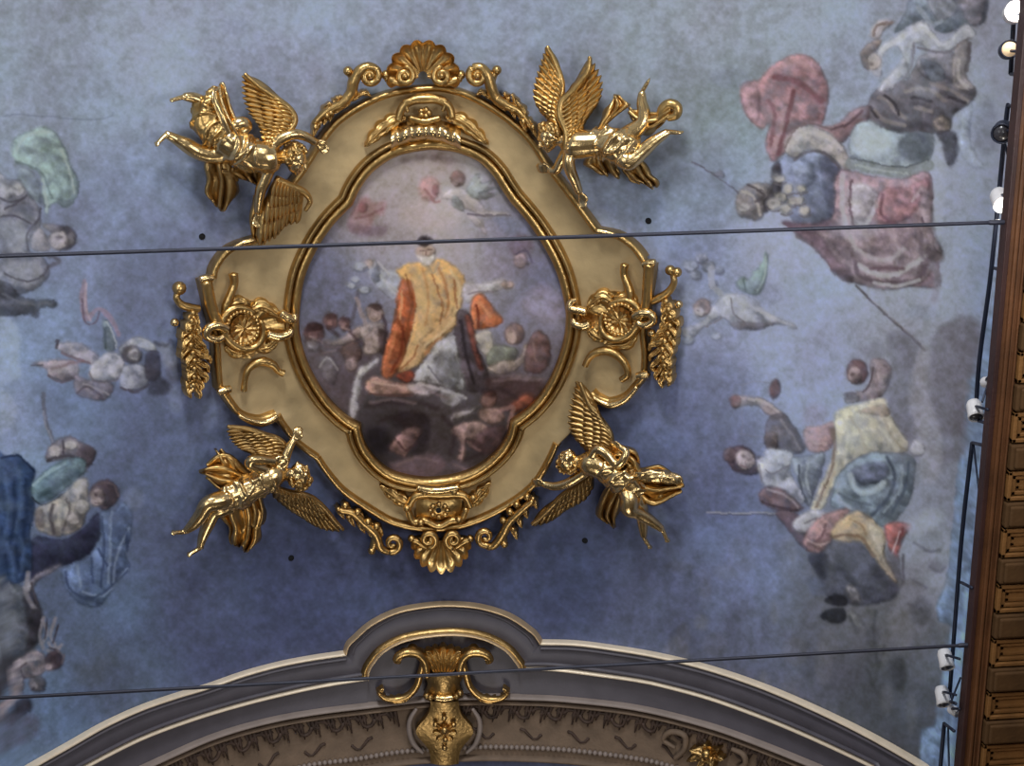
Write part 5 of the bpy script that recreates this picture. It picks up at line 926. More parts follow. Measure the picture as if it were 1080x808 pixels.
for x0, y0, x1, y1 in ((678, 279, 691, 277), (672, 397, 684, 395)): part('bracket_tab', lambda q, x0=x0, y0=y0, x1=x1, y1=y1: scroll(q, [(x0, y0), ((x0+x1)/2, (y0+y1)/2-.5), (x1, y1)], [4, 4.6, 4], .2), 'gold_bright')
part('bright_lip', lambda q: scroll(q, [(252, 438), (262, 443), (275, 446), (286, 443), (292, 439)], [2.5, 4, 4.6, 4.4, 4], .2), 'gold_bright'); part('bright_lip', lambda q: scroll(q, [(246, 262), (257, 256), (269, 253)], [2.5, 3.6, 3.2], .2), 'gold_bright')
part('bright_lip', lambda q: scroll(q, [(626, 419), (636, 425), (646, 427), (660, 421), (672, 408)], [3, 4, 4.6, 4, 3], .2), 'gold_bright'); part('bright_lip', lambda q: scroll(q, [(630, 243.5), (640, 245.5), (652, 249)], [3.4, 3.8, 2.6], .2), 'gold_bright')
# hanging husks of leaves beside the straps
def husk(q, P, w, n, seed):
    rs = np.random.RandomState(seed); P = resample(spline(P, 8), n); T = np.gradient(P, axis=0); T /= np.linalg.norm(T, axis=1, keepdims=True); Nn = np.stack([-T[:, 1], T[:, 0]], 1)
    scroll(q, P, 4.5, .14, sm=False)
    for i in range(n):
        e = math.sin(math.pi*(.12+.8*i/n))
        for sd in (-1, 1):
            a = P[i]; b_ = a+Nn[i]*sd*w*e*(.8+.3*rs.rand())+T[i]*5; leaf(q, [a-T[i]*2, (a+b_)/2+T[i]*2.5, b_+T[i]*(3+2*rs.rand()), b_+T[i]*9-Nn[i]*sd*2.5*rs.rand()], 4.6+rs.rand()*1.4, .15+.03*(i % 2), .06, 2, .05, 12)
        bud(q, *(P[i]+T[i]*2), 3.4, .22)
part('leaf_husk', lambda q: husk(q, [(204, 328), (201, 345), (201, 362), (205, 380), (204, 404)], 13, 10, 1), 'gold')
part('leaf_husk', lambda q: husk(q, [(702, 316), (707, 334), (705, 350), (699, 368), (702, 392)], 12, 10, 2), 'gold')
part('bud_stem', lambda q: (scroll(q, [(189, 306), (186, 314), (191, 321), (199, 324), (210, 326)], [3, 3.4, 4, 4.4, 4], .17), bud(q, 189, 304, 7.2, .18)), 'gold')
part('bud_stem', lambda q: (scroll(q, [(709, 287), (711, 298), (705, 308), (696, 314), (688, 318)], [3, 3.6, 4.2, 4.6, 4], .17), bud(q, 707, 285, 5.6, .19), bud(q, 714, 287, 5.2, .18)), 'gold')
for x, y, r in ((184, 340, 4.4), (203, 407, 5.5), (716, 321, 4.4), (703, 395, 5), (687, 351, 4.6)): part('bud', lambda q, x=x, y=y, r=r: bud(q, x, y, r, .19), 'gold_bright')

# ================= gilded ornament on the arch =================
k3 = lambda L: [(300+x*.3704, 620+y*.3704) for x, y in L]
orn = thing('keystone_ornament', S(470, 740, .1), 'gilded palmette shield and keystone medallion at the crown of the grey arch', 'ornament')
def f(q):
    for dx, top, w in ((-62, 22, 11), (-42, 8, 12), (-22, 0, 12), (0, -6, 14), (22, 0, 12), (42, 8, 12), (62, 22, 11)):
        leaf(q, k3([(452+dx*.35, 238), (452+dx*.62, 205), (452+dx*.95, 178+top*.5), (452+dx*1.12, 166+top)]), 5.2, .14, .06, 1, .07, 16, taper=-.2)
part('palmette', f, 'gold', orn)
for s in (1, -1):
    X = lambda L, s=s: k3([(452+s*(x-452), y) for x, y in L])
    def f(q, X=X): scroll(q, X([(405, 250), (400, 212), (380, 188), (350, 184), (326, 193), (318, 206), (330, 212)]), [4, 5, 5.5, 5.5, 5, 4, 2.5], .2); leaf(q, X([(395, 185), (370, 176), (340, 186), (318, 206)]), 4.5, .2, .04, 3, .0)
    part('scroll', f, 'gold', orn)
    def f(q, X=X): scroll(q, X([(397, 205), (388, 240), (376, 280), (350, 308), (318, 318), (285, 314), (268, 298)]), [3.5, 4, 4.2, 4.5, 4.2, 3.6, 2.5], .16); leaf(q, X([(290, 316), (276, 306), (270, 292), (280, 282)]), 4, .14, .05, 2, .05); leaf(q, X([(300, 318), (330, 318), (352, 306)]), 3.5, .16, .05, 2)
    part('scroll', f, 'gold', orn)
def f(q):
    u = np.linspace(0, 1, 22); v = np.linspace(-1, 1, 17); w = 50+5*np.cos(u*2*math.pi); X = np.stack([300+.3704*(453+w[:, None]*v[None]), 620+.3704*(243+68*u[:, None]+0*v[None])], -1)
    H = .12+.13*np.cos(v*1.25)[None]*(.8+.2*np.sin(u*math.pi)[:, None]); relief(q, X, H)
    for x, y in ((406, 250), (496, 246), (405, 308), (500, 300), (415, 313), (490, 310)): bud(q, *k3([(x, y)])[0], 4.2, .24)
part('shield', f, 'gold_deep', orn)
part('shield_lip', lambda q: scroll(q, k3([(430, 313), (455, 316), (480, 312)]), [4, 5, 4], .26), 'gold_bright', orn)
def f(q):
    u = np.linspace(0, 1, 40); v = np.linspace(-1, 1, 15); yz = 318+178*u
    w = 40+42*np.exp(-((yz-405)/38)**2)*(np.abs(yz-405) < 80); X = np.stack([300+.3704*(456+w[:, None]*v[None]), 620+.3704*(yz[:, None]+0*v[None])], -1)
    H = .19+.04*np.cos(v*1.5)[None]+0*u[:, None]; relief(q, X, H)
part('keystone_strap', f, 'gold_deep', orn)
def f(q):
    c = k3([(456, 405)])[0]
    for kx in range(8): a = kx*math.pi/4; leaf(q, [c, (c[0]+6*math.cos(a), c[1]+6*math.sin(a)), (c[0]+12*math.cos(a), c[1]+11*math.sin(a))], 4, .24, .04, 1, .05, 12)
    bud(q, c[0], c[1], 5, .30)
    for x, y in ((455, 372), (458, 432), (456, 456), (430, 390), (482, 390)): bud(q, *k3([(x, y)])[0], 3.4, .29)
part('rosette', f, 'gold', orn)
for s in (1, -1):
    o = part('medallion_surround', lambda q, s=s: scroll(q, k3([(456+s*80, 345), (456+s*98, 375), (456+s*100, 410), (456+s*88, 445), (456+s*62, 470)]), [2, 3, 3.2, 3, 2], .10), 'stucco_light', orn); o['label'] = 'pale stucco surround of the gilded medallion'
ros = thing('rosette', S(745, 795, .10), 'gilded leafy rosette on the brown soffit at the right of the arch', 'rosette')
def f(q):
    c = (745, 797)
    for kx in range(7): a = kx*2*math.pi/7+.2; leaf(q, [c, (c[0]+9*math.cos(a), c[1]+6*math.sin(a)), (c[0]+19*math.cos(a), c[1]+13*math.sin(a))], 6, .08, .05, 2, .05, 14)
part('petal', f, 'gold_deep', ros)
def f(q): bud(q, 745, 795, 6, .16); bud(q, 741, 801, 3, .16); bud(q, 750, 800, 3, .16)
part('rosette_centre', f, 'gold', ros)
o = part('stucco_curl', lambda q: scroll(q, [(712, 789), (700, 780), (708, 772), (722, 776), (722, 790), (712, 800)], [2, 3, 3.4, 3.6, 3.4, 2.5], .06), 'stucco_brown', ros); o = part('stucco_curl', lambda q: scroll(q, [(772, 790), (784, 796), (786, 806), (776, 812)], [2.4, 3.4, 3.4, 2.4], .06), 'stucco_brown', ros)
# ================= the four gilded angels =================
def axes_at(x, y, h):
    o = S(x, y, h, h); ex = S(x+4, y, h, h)-o; ex /= np.linalg.norm(ex)
    n = inward(o-np.array([0, 0, EYE])); ex = ex-n*(ex@n); ex /= np.linalg.norm(ex); ey = np.cross(n, ex)
    e2 = S(x, y+4, h, h)-o
    if ey@e2 < 0: ey = -ey
    return o, ex, ey, n
def vec(x, y, h, d):
    o, ex, ey, n = axes_at(x, y, h); v = ex*d[0]+ey*d[1]+n*d[2]; return v/np.linalg.norm(v)
def limb(q, pts, n=12, k=8):
    P = spline(pts, k); W_ = S(P[:, 0], P[:, 1], P[:, 2], P[:, 2]); q.tube(W_, P[:, 3]*PXM*1.1, n)
def hand(q, x, y, h, d, side, s=1.0):
    """palm, four fingers of unequal length and a thumb from the side of the palm; d = pointing direction, side = thumb direction"""
    o, ex, ey, n = axes_at(x, y, h); f = ex*d[0]+ey*d[1]+n*d[2]; f /= np.linalg.norm(f)
    t = ex*side[0]+ey*side[1]+n*side[2]; t -= f*(t@f); t /= np.linalg.norm(t); b = np.cross(f, t); L = .095*s
    q.ball(o+f*L*.35, (L*.42, L*.22, L*.55), 8, 10, ax=np.array([t, b, f]))
    for i, (off, ln) in enumerate(((.33, .80), (.12, .95), (-.10, .88), (-.31, .68))):
        r = .0165*s; p0 = o+f*L*.72+t*off*L; p1 = p0+f*L*ln*.42+t*off*L*.25+b*.006; p2 = p1+f*L*ln*.34+b*L*.14*(1+i*.15); p3 = p2+f*L*ln*.16+b*L*.18
        q.tube([p0-f*L*.2, p0, p1, p2, p3], [r*1.1, r*1.1, r, r*.9, r*.7], 8)
    p0 = o+f*L*.15+t*L*.38; q.tube([p0-f*.01, p0+t*L*.22+f*L*.2, p0+t*L*.34+f*L*.5, p0+t*L*.30+f*L*.72], [.02*s, .019*s, .0165*s, .013*s], 8)
def foot(q, x, y, h, d, up=(0, 0, 1), s=1.0):
    """heel at the ankle, tapering instep and five toes; d = toe direction"""
    o, ex, ey, n = axes_at(x, y, h); f = ex*d[0]+ey*d[1]+n*d[2]; f /= np.linalg.norm(f); u = ex*up[0]+ey*up[1]+n*up[2]; u -= f*(u@f); u /= np.linalg.norm(u); b = np.cross(f, u); L = .20*s
    q.ball(o-f*L*.12, .036*s, 8, 10); q.tube([o-f*L*.1, o+f*L*.25, o+f*L*.6, o+f*L*.85], [.034*s, .036*s, .033*s, .026*s], 12, flat=.8, up=u)
    for i in range(5):
        q.tube([o+f*L*.75+b*(i-2)*.015*s, o+f*L*(1.02-.05*abs(i-1.2))+b*(i-2)*.017*s], [.015*s, .0125*s], 8)
def head(q, x, y, h, face, crown, s=1.0):
    o, ex, ey, n = axes_at(x, y, h); f = ex*face[0]+ey*face[1]+n*face[2]; f /= np.linalg.norm(f); c = ex*crown[0]+ey*crown[1]+n*crown[2]; c -= f*(c@f); c /= np.linalg.norm(c); r = np.cross(f, c); R = .142*s
    A = np.array([r, f, c])
    q.ball(o+c*R*.10-f*R*.08, (R*.80, R*.92, R*.92), 14, 18, ax=A); q.ball(o-c*R*.42+f*R*.22, (R*.60, R*.62, R*.62), 10, 14, ax=A)   # skull, jaw
    q.ball(o-c*R*.92+f*R*.62, (R*.22, R*.2, R*.18), 6, 8, ax=A)                         # chin
    q.tube([o+c*R*.18+f*R*.80, o-c*R*.10+f*R*1.02, o-c*R*.28+f*R*1.08], [R*.09, R*.13, R*.17], 8)   # nose
    for sg in (-1, 1):
        q.ball(o+c*R*.22+f*R*.74+r*sg*R*.34, (R*.26, R*.14, R*.09), 6, 8, ax=A); q.ball(o+c*R*.02+f*R*.70+r*sg*R*.33, (R*.14, R*.11, R*.10), 6, 8, ax=A)   # brow, eye
        q.ball(o-c*R*.22+f*R*.62+r*sg*R*.38, (R*.24, R*.2, R*.24), 6, 8, ax=A); q.ball(o-f*R*.02+r*sg*R*.80-c*R*.05, (R*.10, R*.2, R*.28), 6, 8, ax=A)    # cheek, ear
    q.ball(o-c*R*.52+f*R*.84, (R*.24, R*.1, R*.07), 6, 8, ax=A); q.ball(o-c*R*.64+f*R*.80, (R*.2, R*.1, R*.08), 6, 8, ax=A)   # lips
    return o, f, c, r, R
def hair(parent, H_, seed, bun=True):
    o, f, c, r, R = H_; rs = np.random.RandomState(seed); q = MB()
    q.ball(o+c*R*.30-f*R*.30, (R*.86, R*.82, R*.82), 12, 16, ax=np.array([r, f, c]))
    for i in range(44):
        v = rs.normal(size=3); v /= np.linalg.norm(v)
        if v[1] > .25 and v[2] < .62: continue
        if v[2] < -.75: continue
        p = o+c*R*.2-f*R*.2+(r*v[0]*.84+f*v[1]*.84+c*v[2]*.92)*R
        t = np.linspace(0, 1.5*math.pi, 7); a = r*rs.normal()+c*rs.normal()+f*rs.normal(); a /= np.linalg.norm(a); w_ = r*v[0]+f*v[1]+c*v[2]; b = np.cross(a, w_); b /= np.linalg.norm(b)+1e-9; a = np.cross(w_, b)
        rad = R*(.15+.06*rs.rand()); q.tube([p+rad*(math.cos(k)*a+math.sin(k)*b)+w_*R*.03*k for k in t], R*(.12+.05*rs.rand()), 7)
    q.build('hair', M['gold'], parent)
def unify(q, parent, m, voxel=.011, smooth=3):
    o = q.build('body', m, parent)
    md = o.modifiers.new('unify', 'REMESH'); md.mode = 'VOXEL'; md.voxel_size = voxel; md.use_smooth_shade = True
    sm = o.modifiers.new('soften', 'SMOOTH'); sm.factor = .5; sm.iterations = smooth
    return o
def wing(parent, lead, trail, h0, h1, n=13, w=5.0, m='gold', arm=4.5):
    """lead: curve of the arm bone, trail: curve through the feather tips, in the same order"""
    L = resample(spline(lead, 8), 200)[(np.linspace(0, .55, n)*199).astype(int)]; T = resample(spline(trail, 8), n); q = MB()
    hh = np.linspace(h0, h1, n)
    def feather(a, b, ha, hb_, wd):
        k = 9; u = np.linspace(0, 1, k); d = b-a; ln = np.hypot(*d)+1e-6; nn = np.array([-d[1], d[0]])/ln
        bow = np.sin(u*math.pi)*ln*.05
        P = a+d*u[:, None]+nn*bow[:, None]; env = wd*np.clip(.55+.75*u, 0, 1)*np.sqrt(np.clip(1-u**7, 0.02, 1))
        h = ha+(hb_-ha)*u; prof = [(-1, -.012), (-.55, .016), (-.08, .030), (.08, .030), (.55, .010), (1, -.012), (.5, -.022), (-.5, -.022)]
        G = np.stack([S(P[:, 0]+nn[0]*env*o_, P[:, 1]+nn[1]*env*o_, h+z, h+z) for o_, z in prof], 1); q.grid(G, closeV=True)
        for e in (0, -1):
            k0 = len(q.v); q.v += [tuple(x) for x in G[e]]; fc = tuple(range(k0, k0+len(prof))); q.f.append(fc[::-1] if e else fc); q.m.append(0)
    for i in range(n): feather(L[i], T[i], hh[i], hh[i]-.03+.012*(i % 2), w)
    for frac, up, ww, sh in ((.66, .045, .95, .35), (.42, .085, .85, .6), (.24, .115, .75, .2)):
        for i in range(n-1):
            a = L[i]*(1-sh)+L[i+1]*sh; b = T[i]*(1-sh)+T[i+1]*sh; feather(a, a+(b-a)*frac, hh[i]+up, hh[i]+up-.02, w*ww)
    P = spline(lead, 8); z = np.interp(np.linspace(0, 1, len(P)), np.linspace(0, 1, n), hh)+.06
    q.tube(S(P[:, 0], P[:, 1], z, z), np.linspace(arm*1.15, arm*.45, len(P))*PXM, 10)
    return q.build('wing', M[m], parent)
def wrap(parent, pts, folds=7, amp=.16, twist=2.5, seed=0, name='drapery', m='gold', n=44, flat=.85):
    """cloth wound round a limb or trunk: pts = (x, y, h, radius px)"""
    rs = np.random.RandomState(seed); P = spline(pts, 16); W_ = S(P[:, 0], P[:, 1], P[:, 2], P[:, 2]); N = len(P); T = np.gradient(W_, axis=0); T /= np.linalg.norm(T, axis=1, keepdims=True)
    nn = inward(W_-np.array([0, 0, EYE])); a = np.cross(T, nn); a /= np.linalg.norm(a, axis=1, keepdims=True); b = np.cross(a, T); an = np.linspace(0, 2*math.pi, n, endpoint=False); u = np.linspace(0, 1, N)
    ph = rs.rand(4)*6.28
    ln = np.r_[0, np.cumsum(np.hypot(*np.diff(P[:, :2], axis=0).T))]; f = np.ones((N, n))
    for i_ in range(N):
        for j_ in range(n):
            al = an[j_]; w_ = ln[i_]/7.5+.9*math.sin(al+ph[0])+.12*twist*math.sin(2*al+ph[1])
            d_ = mnoise.noise(Vector((.75*math.cos(al)+seed*3.1, .75*math.sin(al), w_*.8)))
            e_ = mnoise.noise(Vector((2.2*math.cos(al)+seed, 2.2*math.sin(al), ln[i_]/16)))
            f[i_, j_] = 1+amp*(1.15*(1-min(1, abs(d_)*3.2))**1.3-.35+.7*e_)
    R = P[:, 3][:, None]*PXM*f; G = W_[:, None]+R[..., None]*(np.cos(an)[None, :, None]*a[:, None]+flat*np.sin(an)[None, :, None]*b[:, None])
    q = MB(); q.grid(G, closeV=True)
    for e in (0, N-1):
        c_i = len(q.v); q.v.append(tuple(W_[e])); k0 = e*n
        for j in range(n): t = (k0+j, k0+(j+1) % n, c_i); q.f.append(t if e == 0 else t[::-1]); q.m.append(0)
    return q.build(name, M[m], parent)
def cloth(parent, rows, folds=3.5, amp=.05, seed=0, name='drapery', m='gold', ragged=.12, nv=33):
    """a flying sheet: rows = (x, y, h, half width px, direction deg of the width)"""
    rs = np.random.RandomState(seed); P = spline(rows, 9); N = len(P); v = np.linspace(-1, 1, nv); u = np.linspace(0, 1, N); ph = rs.rand(3)*6.28
    an = np.radians(P[:, 4]); wob = 1+ragged*np.sin(u*9+ph[2])
    X = P[:, 0][:, None]+(P[:, 3]*wob*np.cos(an))[:, None]*v[None]; Y = P[:, 1][:, None]-(P[:, 3]*wob*np.sin(an))[:, None]*v[None]
    X = X+1.2*np.sin(folds*2*v[None]+ph[0]+3*u[:, None]); fold = np.sin(folds*math.pi*v[None]+ph[0]+1.6*np.sin(3*u[:, None]+ph[1]))
    Tn = np.gradient(P[:, :2], axis=0); Tn /= np.linalg.norm(Tn, axis=1, keepdims=True)+1e-9; sl = (u**4)[:, None]*(2.6*np.sin(2.3*folds*v+ph[1])+3.2*np.sin(1.1*folds*v+ph[2])-3*v**2)[None]
    X = X+Tn[:, :1]*sl; Y = Y+Tn[:, 1:2]*sl
    H = P[:, 2][:, None]+amp*(fold+.4*np.sin(1.7*folds*math.pi*v[None]-ph[1]+2*u[:, None]))*(.4+.6*u[:, None])-.05*v[None]**2
    tip = 1-.5*np.clip((u-.85)/.15, 0, 1)**2
    q = MB(); G = S(X, Y, H, H); q.grid(G); o = q.build(name, M[m], parent)
    s_ = o.modifiers.new('thick', 'SOLIDIFY'); s_.thickness = .028; s_.offset = 0
    return o
GB = M['gold_bright']
# ---- upper left: flying towards the frame, legs trailing to the left
t = thing('angel_statue', S(268, 160, .1), 'gilded angel at upper left of the frame, diving with legs trailing left', 'statue', 'gilded angels around the frame')
q = MB()
limb(q, [(232, 150, .33, 13), (248, 156, .38, 13.5), (264, 162, .42, 13), (279, 166, .44, 14.5), (288, 166, .43, 13.5), (296, 165, .43, 7), (305, 166, .44, 6)], 18)
H1 = head(q, 311, 168, .46, (.75, .45, .5), (.35, -1, .35), .98)
limb(q, [(284, 157, .44, 6.5), (291, 150, .48, 6), (301, 144, .50, 5.3), (312, 141.5, .50, 5), (322, 144, .48, 4.4), (333, 150, .44, 3.6)]); hand(q, 334, 151, .43, (.8, .6, -.1), (.5, -.8, .3))
limb(q, [(284, 176, .44, 6.5), (280, 188, .44, 5.6), (275, 200, .42, 5.2), (273, 212, .38, 4.4), (272, 224, .33, 3.5)]); hand(q, 272, 225, .32, (-.1, 1, -.1), (1, 0, .3))
limb(q, [(240, 150, .36, 10), (227, 134, .34, 9), (217, 116, .30, 7.2), (211, 107, .28, 6), (203, 103, .28, 5), (194, 102, .28, 3.6)]); foot(q, 194, 102, .28, (-1, .25, .1), (0, -1, .4), .85)
limb(q, [(240, 160, .34, 10.5), (225, 163, .32, 9), (209, 160, .30, 7.5), (197, 153, .28, 7), (186, 147, .26, 5), (176, 142, .26, 3.8)]); foot(q, 175, 142, .26, (-.75, .66, .1), (-.6, -.7, .4), .85)
unify(q, t, GB); hair(t, H1, 1)
wing(t, [(286, 152), (300, 141), (310, 128), (306, 116), (292, 104), (274, 92), (258, 78)], [(276, 150), (275, 142), (272, 132), (266, 124), (260, 116), (255, 100), (255, 80)], .42, .30, 14, 4.6)
wing(t, [(291, 190), (305, 196), (320, 202), (327, 212), (322, 222)], [(274, 262), (282, 256), (290, 252), (300, 240), (313, 236)], .36, .26, 9, 5.0)
wrap(t, [(223, 145, .33, 8), (232, 146, .37, 14), (244, 152, .41, 16), (256, 158, .43, 15.5), (266, 164, .44, 15), (275, 167, .44, 14)], 9, .22, 1.4, 3, m='gold_bright')
wrap(t, [(228, 92, .30, 4), (225, 104, .33, 9), (218, 120, .34, 14), (220, 134, .36, 15), (230, 146, .37, 14)], 7, .26, .8, 8)
cloth(t, [(252, 158, .46, 5, 60), (246, 142, .50, 8, 40), (238, 124, .50, 9, 20), (232, 106, .46, 8, 10), (231, 91, .42, 5, 0)], 3, .05, 4, m='gold_bright')
cloth(t, [(228, 166, .30, 9, 10), (230, 178, .30, 14, 0), (234, 192, .27, 15, 0), (234, 206, .24, 14, 0), (233, 219, .20, 8, 0)], 2.6, .06, 5, m='gold_deep')
cloth(t, [(252, 176, .34, 20, 10), (256, 184, .28, 20, 0), (262, 192, .22, 18, -15)], 4, .05, 6, m='gold_deep')
q = MB(); limb(q, [(244, 138, .44, 4), (248, 132, .47, 6), (256, 130, .48, 6), (261, 134, .46, 4.5), (255, 139, .46, 4)]); q.build('sash_knot', GB, t)
cloth(t, [(274, 206, .36, 6, 0), (273, 220, .30, 7, 0), (272, 236, .24, 6, 0), (271, 250, .18, 4, 0)], 2, .04, 7, m='gold')
# ---- upper right: flying towards the frame, legs trailing right
t = thing('angel_statue', S(628, 150, .1), 'gilded angel at upper right of the frame with two raised wings', 'statue', 'gilded angels around the frame')
q = MB()
limb(q, [(660, 154, .33, 13), (646, 152, .38, 13.5), (630, 151, .42, 12.5), (615, 152, .44, 13.5), (603, 152, .44, 13), (594, 148, .44, 7), (587, 146, .44, 6)], 18)
H2 = head(q, 579, 144, .45, (-.7, .5, .55), (-.35, -1, .35), .98)
limb(q, [(604, 158, .46, 6.5), (600, 167, .50, 6), (601, 178, .50, 5.6), (606, 190, .46, 4.8), (611, 203, .40, 3.8)]); hand(q, 612, 205, .38, (.25, 1, -.2), (1, 0, .3))
limb(q, [(598, 160, .38, 6), (592, 170, .36, 5.2), (587, 179, .34, 4.6), (580, 180, .32, 3.8)]); hand(q, 579, 180, .32, (-1, -.2, 0), (0, -1, .3))
limb(q, [(652, 160, .40, 11), (660, 168, .46, 9.5), (666, 169, .46, 8.2), (677, 160, .42, 7), (690, 149, .38, 5.5), (704, 139.5, .33, 3.8)]); foot(q, 705, 139, .33, (.95, .05, .1), (0, -1, .4), .85)
limb(q, [(655, 148, .36, 10.5), (666, 140, .36, 9), (677, 130, .34, 7.2), (679, 119, .32, 6.4), (677, 108, .31, 5), (677, 98, .30, 3.6)]); foot(q, 677, 97, .30, (.6, -.9, .1), (-.9, -.5, .3), .85)
unify(q, t, GB); hair(t, H2, 2)
wing(t, [(590, 138), (586, 126), (588, 112), (592, 98), (592, 84), (586, 66), (577, 49)], [(580, 118), (572, 116), (565, 108), (562, 98), (564, 84), (569, 68), (575, 50)], .36, .28, 13, 4.8)
wing(t, [(598, 158), (598, 140), (591, 122), (592, 108), (602, 98), (612, 86), (620, 74), (622, 60)], [(608, 150), (614, 136), (618, 124), (625, 114), (632, 106), (636, 94), (634, 78), (624, 61)], .46, .32, 15, 4.8)
wrap(t, [(626, 151, .42, 13.5), (634, 151, .43, 15), (644, 152, .44, 17.5), (654, 154, .42, 17.5), (664, 157, .40, 15), (672, 160, .38, 11)], 9, .24, 1.6, 11, m='gold_bright')
cloth(t, [(632, 140, .38, 7, 60), (639, 128, .38, 10, 35), (647, 118, .36, 12, 20), (652, 110, .34, 11, 10), (650, 102, .30, 5, 0)], 3, .05, 12)
cloth(t, [(664, 118, .34, 5, 100), (674, 128, .34, 10, 90), (688, 130, .32, 11, 80), (700, 124, .30, 9, 70), (708, 117, .28, 5, 60)], 2.4, .06, 13)
q = MB(); limb(q, [(697, 128, .30, 4), (699, 116, .30, 5), (706, 110, .30, 5), (714, 113, .29, 4.6), (713, 121, .29, 4.4), (704, 124, .30, 3.6)]); q.build('drapery_curl', M['gold'], t)
cloth(t, [(630, 164, .30, 10, 10), (634, 172, .26, 15, 5), (640, 179, .22, 14, 0), (646, 186, .18, 8, 0)], 3, .05, 14, m='gold_deep')
cloth(t, [(668, 172, .32, 10, 10), (672, 182, .26, 14, 0), (678, 190, .22, 14, 0), (684, 196, .18, 9, -10)], 3, .06, 15, m='gold_deep')
# ---- lower left: rising, arm lifted to the frame, legs hanging left
t = thing('angel_statue', S(262, 520, .1), 'gilded angel at lower left of the frame raising one arm, bare legs hanging', 'statue', 'gilded angels around the frame')
q = MB()
limb(q, [(240, 527, .33, 12), (252, 521, .38, 12.5), (266, 514, .42, 12), (280, 506, .44, 12.5), (291, 501, .44, 12), (301, 500, .44, 6.5), (308, 500, .44, 6)], 18)
H3 = head(q, 316, 501, .45, (.55, -.75, .5), (.8, .55, .3), .95)
limb(q, [(294, 496, .44, 6.2), (299, 488, .46, 5.6), (302, 479, .46, 5), (306, 470, .44, 4.2), (310, 463, .42, 3.3)]); hand(q, 310, 463, .42, (.4, -1, 0), (1, .3, .3))
limb(q, [(284, 497, .46, 6), (274, 494, .48, 5.6), (264, 490, .50, 5.4), (266, 485, .52, 5), (278, 485, .52, 4.6), (290, 486, .50, 3.8)]); hand(q, 290, 486, .50, (1, .1, 0), (0, -1, .3))
limb(q, [(246, 524, .38, 10.5), (232, 528, .42, 9.5), (219, 532, .42, 8), (212, 543, .38, 7), (204, 553, .34, 5.8), (196, 560, .30, 3.6)]); foot(q, 195, 561, .29, (-.98, .05, .05), (-.3, -.8, .5), .88)
limb(q, [(242, 532, .32, 10), (232, 537, .32, 8.6), (225, 541, .30, 7.4), (219, 554, .28, 6.4), (214, 566, .26, 5), (211, 577, .24, 3.4)]); foot(q, 211, 578, .23, (-.85, .5, .05), (-.5, -.7, .5), .88)
unify(q, t, GB); hair(t, H3, 3)
wing(t, [(281, 492), (294, 484), (300, 472), (292, 463), (278, 458), (260, 452), (240, 450)], [(273, 480), (266, 478), (260, 475), (254, 474), (248, 470), (243, 464), (239, 455)], .32, .24, 12, 4.6, 'gold_deep')
wing(t, [(290, 516), (304, 520), (318, 522), (330, 526), (342, 536), (352, 548), (362, 559)], [(294, 526), (302, 534), (312, 542), (322, 548), (334, 556), (346, 560), (358, 561)], .32, .22, 13, 4.8, 'gold_deep')
wrap(t, [(232, 529, .36, 10), (240, 526, .38, 14), (252, 521, .40, 15), (266, 514, .43, 14.5), (280, 506, .45, 14), (290, 502, .45, 13)], 10, .24, 1.4, 21, m='gold_bright')
cloth(t, [(262, 508, .34, 10, 60), (250, 502, .32, 14, 70), (238, 498, .30, 17, 80), (226, 496, .26, 15, 90), (215, 496, .22, 8, 90)], 3, .06, 22)
cloth(t, [(246, 500, .32, 6, 0), (240, 490, .30, 8, 0), (234, 480, .26, 6, 0), (230, 474, .24, 3, 0)], 2, .04, 23)
cloth(t, [(252, 532, .32, 17, 0), (254, 544, .30, 21, 0), (257, 556, .26, 19, 0), (257, 568, .22, 16, 0), (255, 578, .18, 11, 0)], 3, .06, 24)
cloth(t, [(268, 524, .32, 8, 30), (272, 540, .28, 9, 20), (272, 556, .22, 7, 10)], 2, .05, 25, m='gold_deep')
# ---- lower right: head towards the frame, wing raised along it
t = thing('angel_statue', S(645, 500, .1), 'gilded angel at lower right of the frame, head inwards, drapery flying right', 'statue', 'gilded angels around the frame')
q = MB()
limb(q, [(664, 511, .33, 12), (652, 503, .38, 12.5), (640, 496, .42, 12), (628, 490, .44, 12.5), (618, 488, .44, 11.5), (610, 487, .44, 6.5), (605, 486, .44, 6)], 18)
H4 = head(q, 599, 485.5, .45, (-.55, -.55, .6), (-.9, .5, .3), .92)
limb(q, [(620, 496, .42, 6), (610, 503, .42, 5.4), (598, 510, .42, 5), (585, 513, .40, 4.4), (574, 511, .38, 3.5)]); hand(q, 573, 511, .38, (-1, -.1, -.1), (0, -1, .3))
limb(q, [(624, 482, .48, 6), (630, 474, .50, 5.4), (639, 478, .52, 5), (650, 490, .53, 5), (658, 484, .53, 4.6), (660, 476, .50, 4), (654, 472, .48, 3.6)]); hand(q, 654, 472, .48, (-1, -.3, 0), (0, -1, .3), .9)
limb(q, [(660, 514, .40, 10), (664, 526, .46, 9.5), (664, 536, .48, 9), (673, 541, .42, 7), (686, 549, .36, 5.6), (698, 558, .30, 3.8)]); foot(q, 699, 559, .30, (.3, 1, .05), (.8, -.3, .5), .82)
limb(q, [(666, 516, .34, 9.5), (674, 530, .34, 8), (677, 541, .32, 6.8), (678, 554, .28, 5.4), (679, 566, .24, 3.4)]); foot(q, 679, 567, .23, (.45, .9, .05), (.8, -.3, .5), .8)
unify(q, t, GB); hair(t, H4, 4)
wing(t, [(630, 482), (642, 470), (643, 458), (636, 446), (628, 436), (620, 424), (612, 404)], [(616, 470), (606, 462), (600, 452), (598, 442), (600, 430), (603, 418), (607, 402)], .34, .26, 13, 4.8, 'gold_deep')
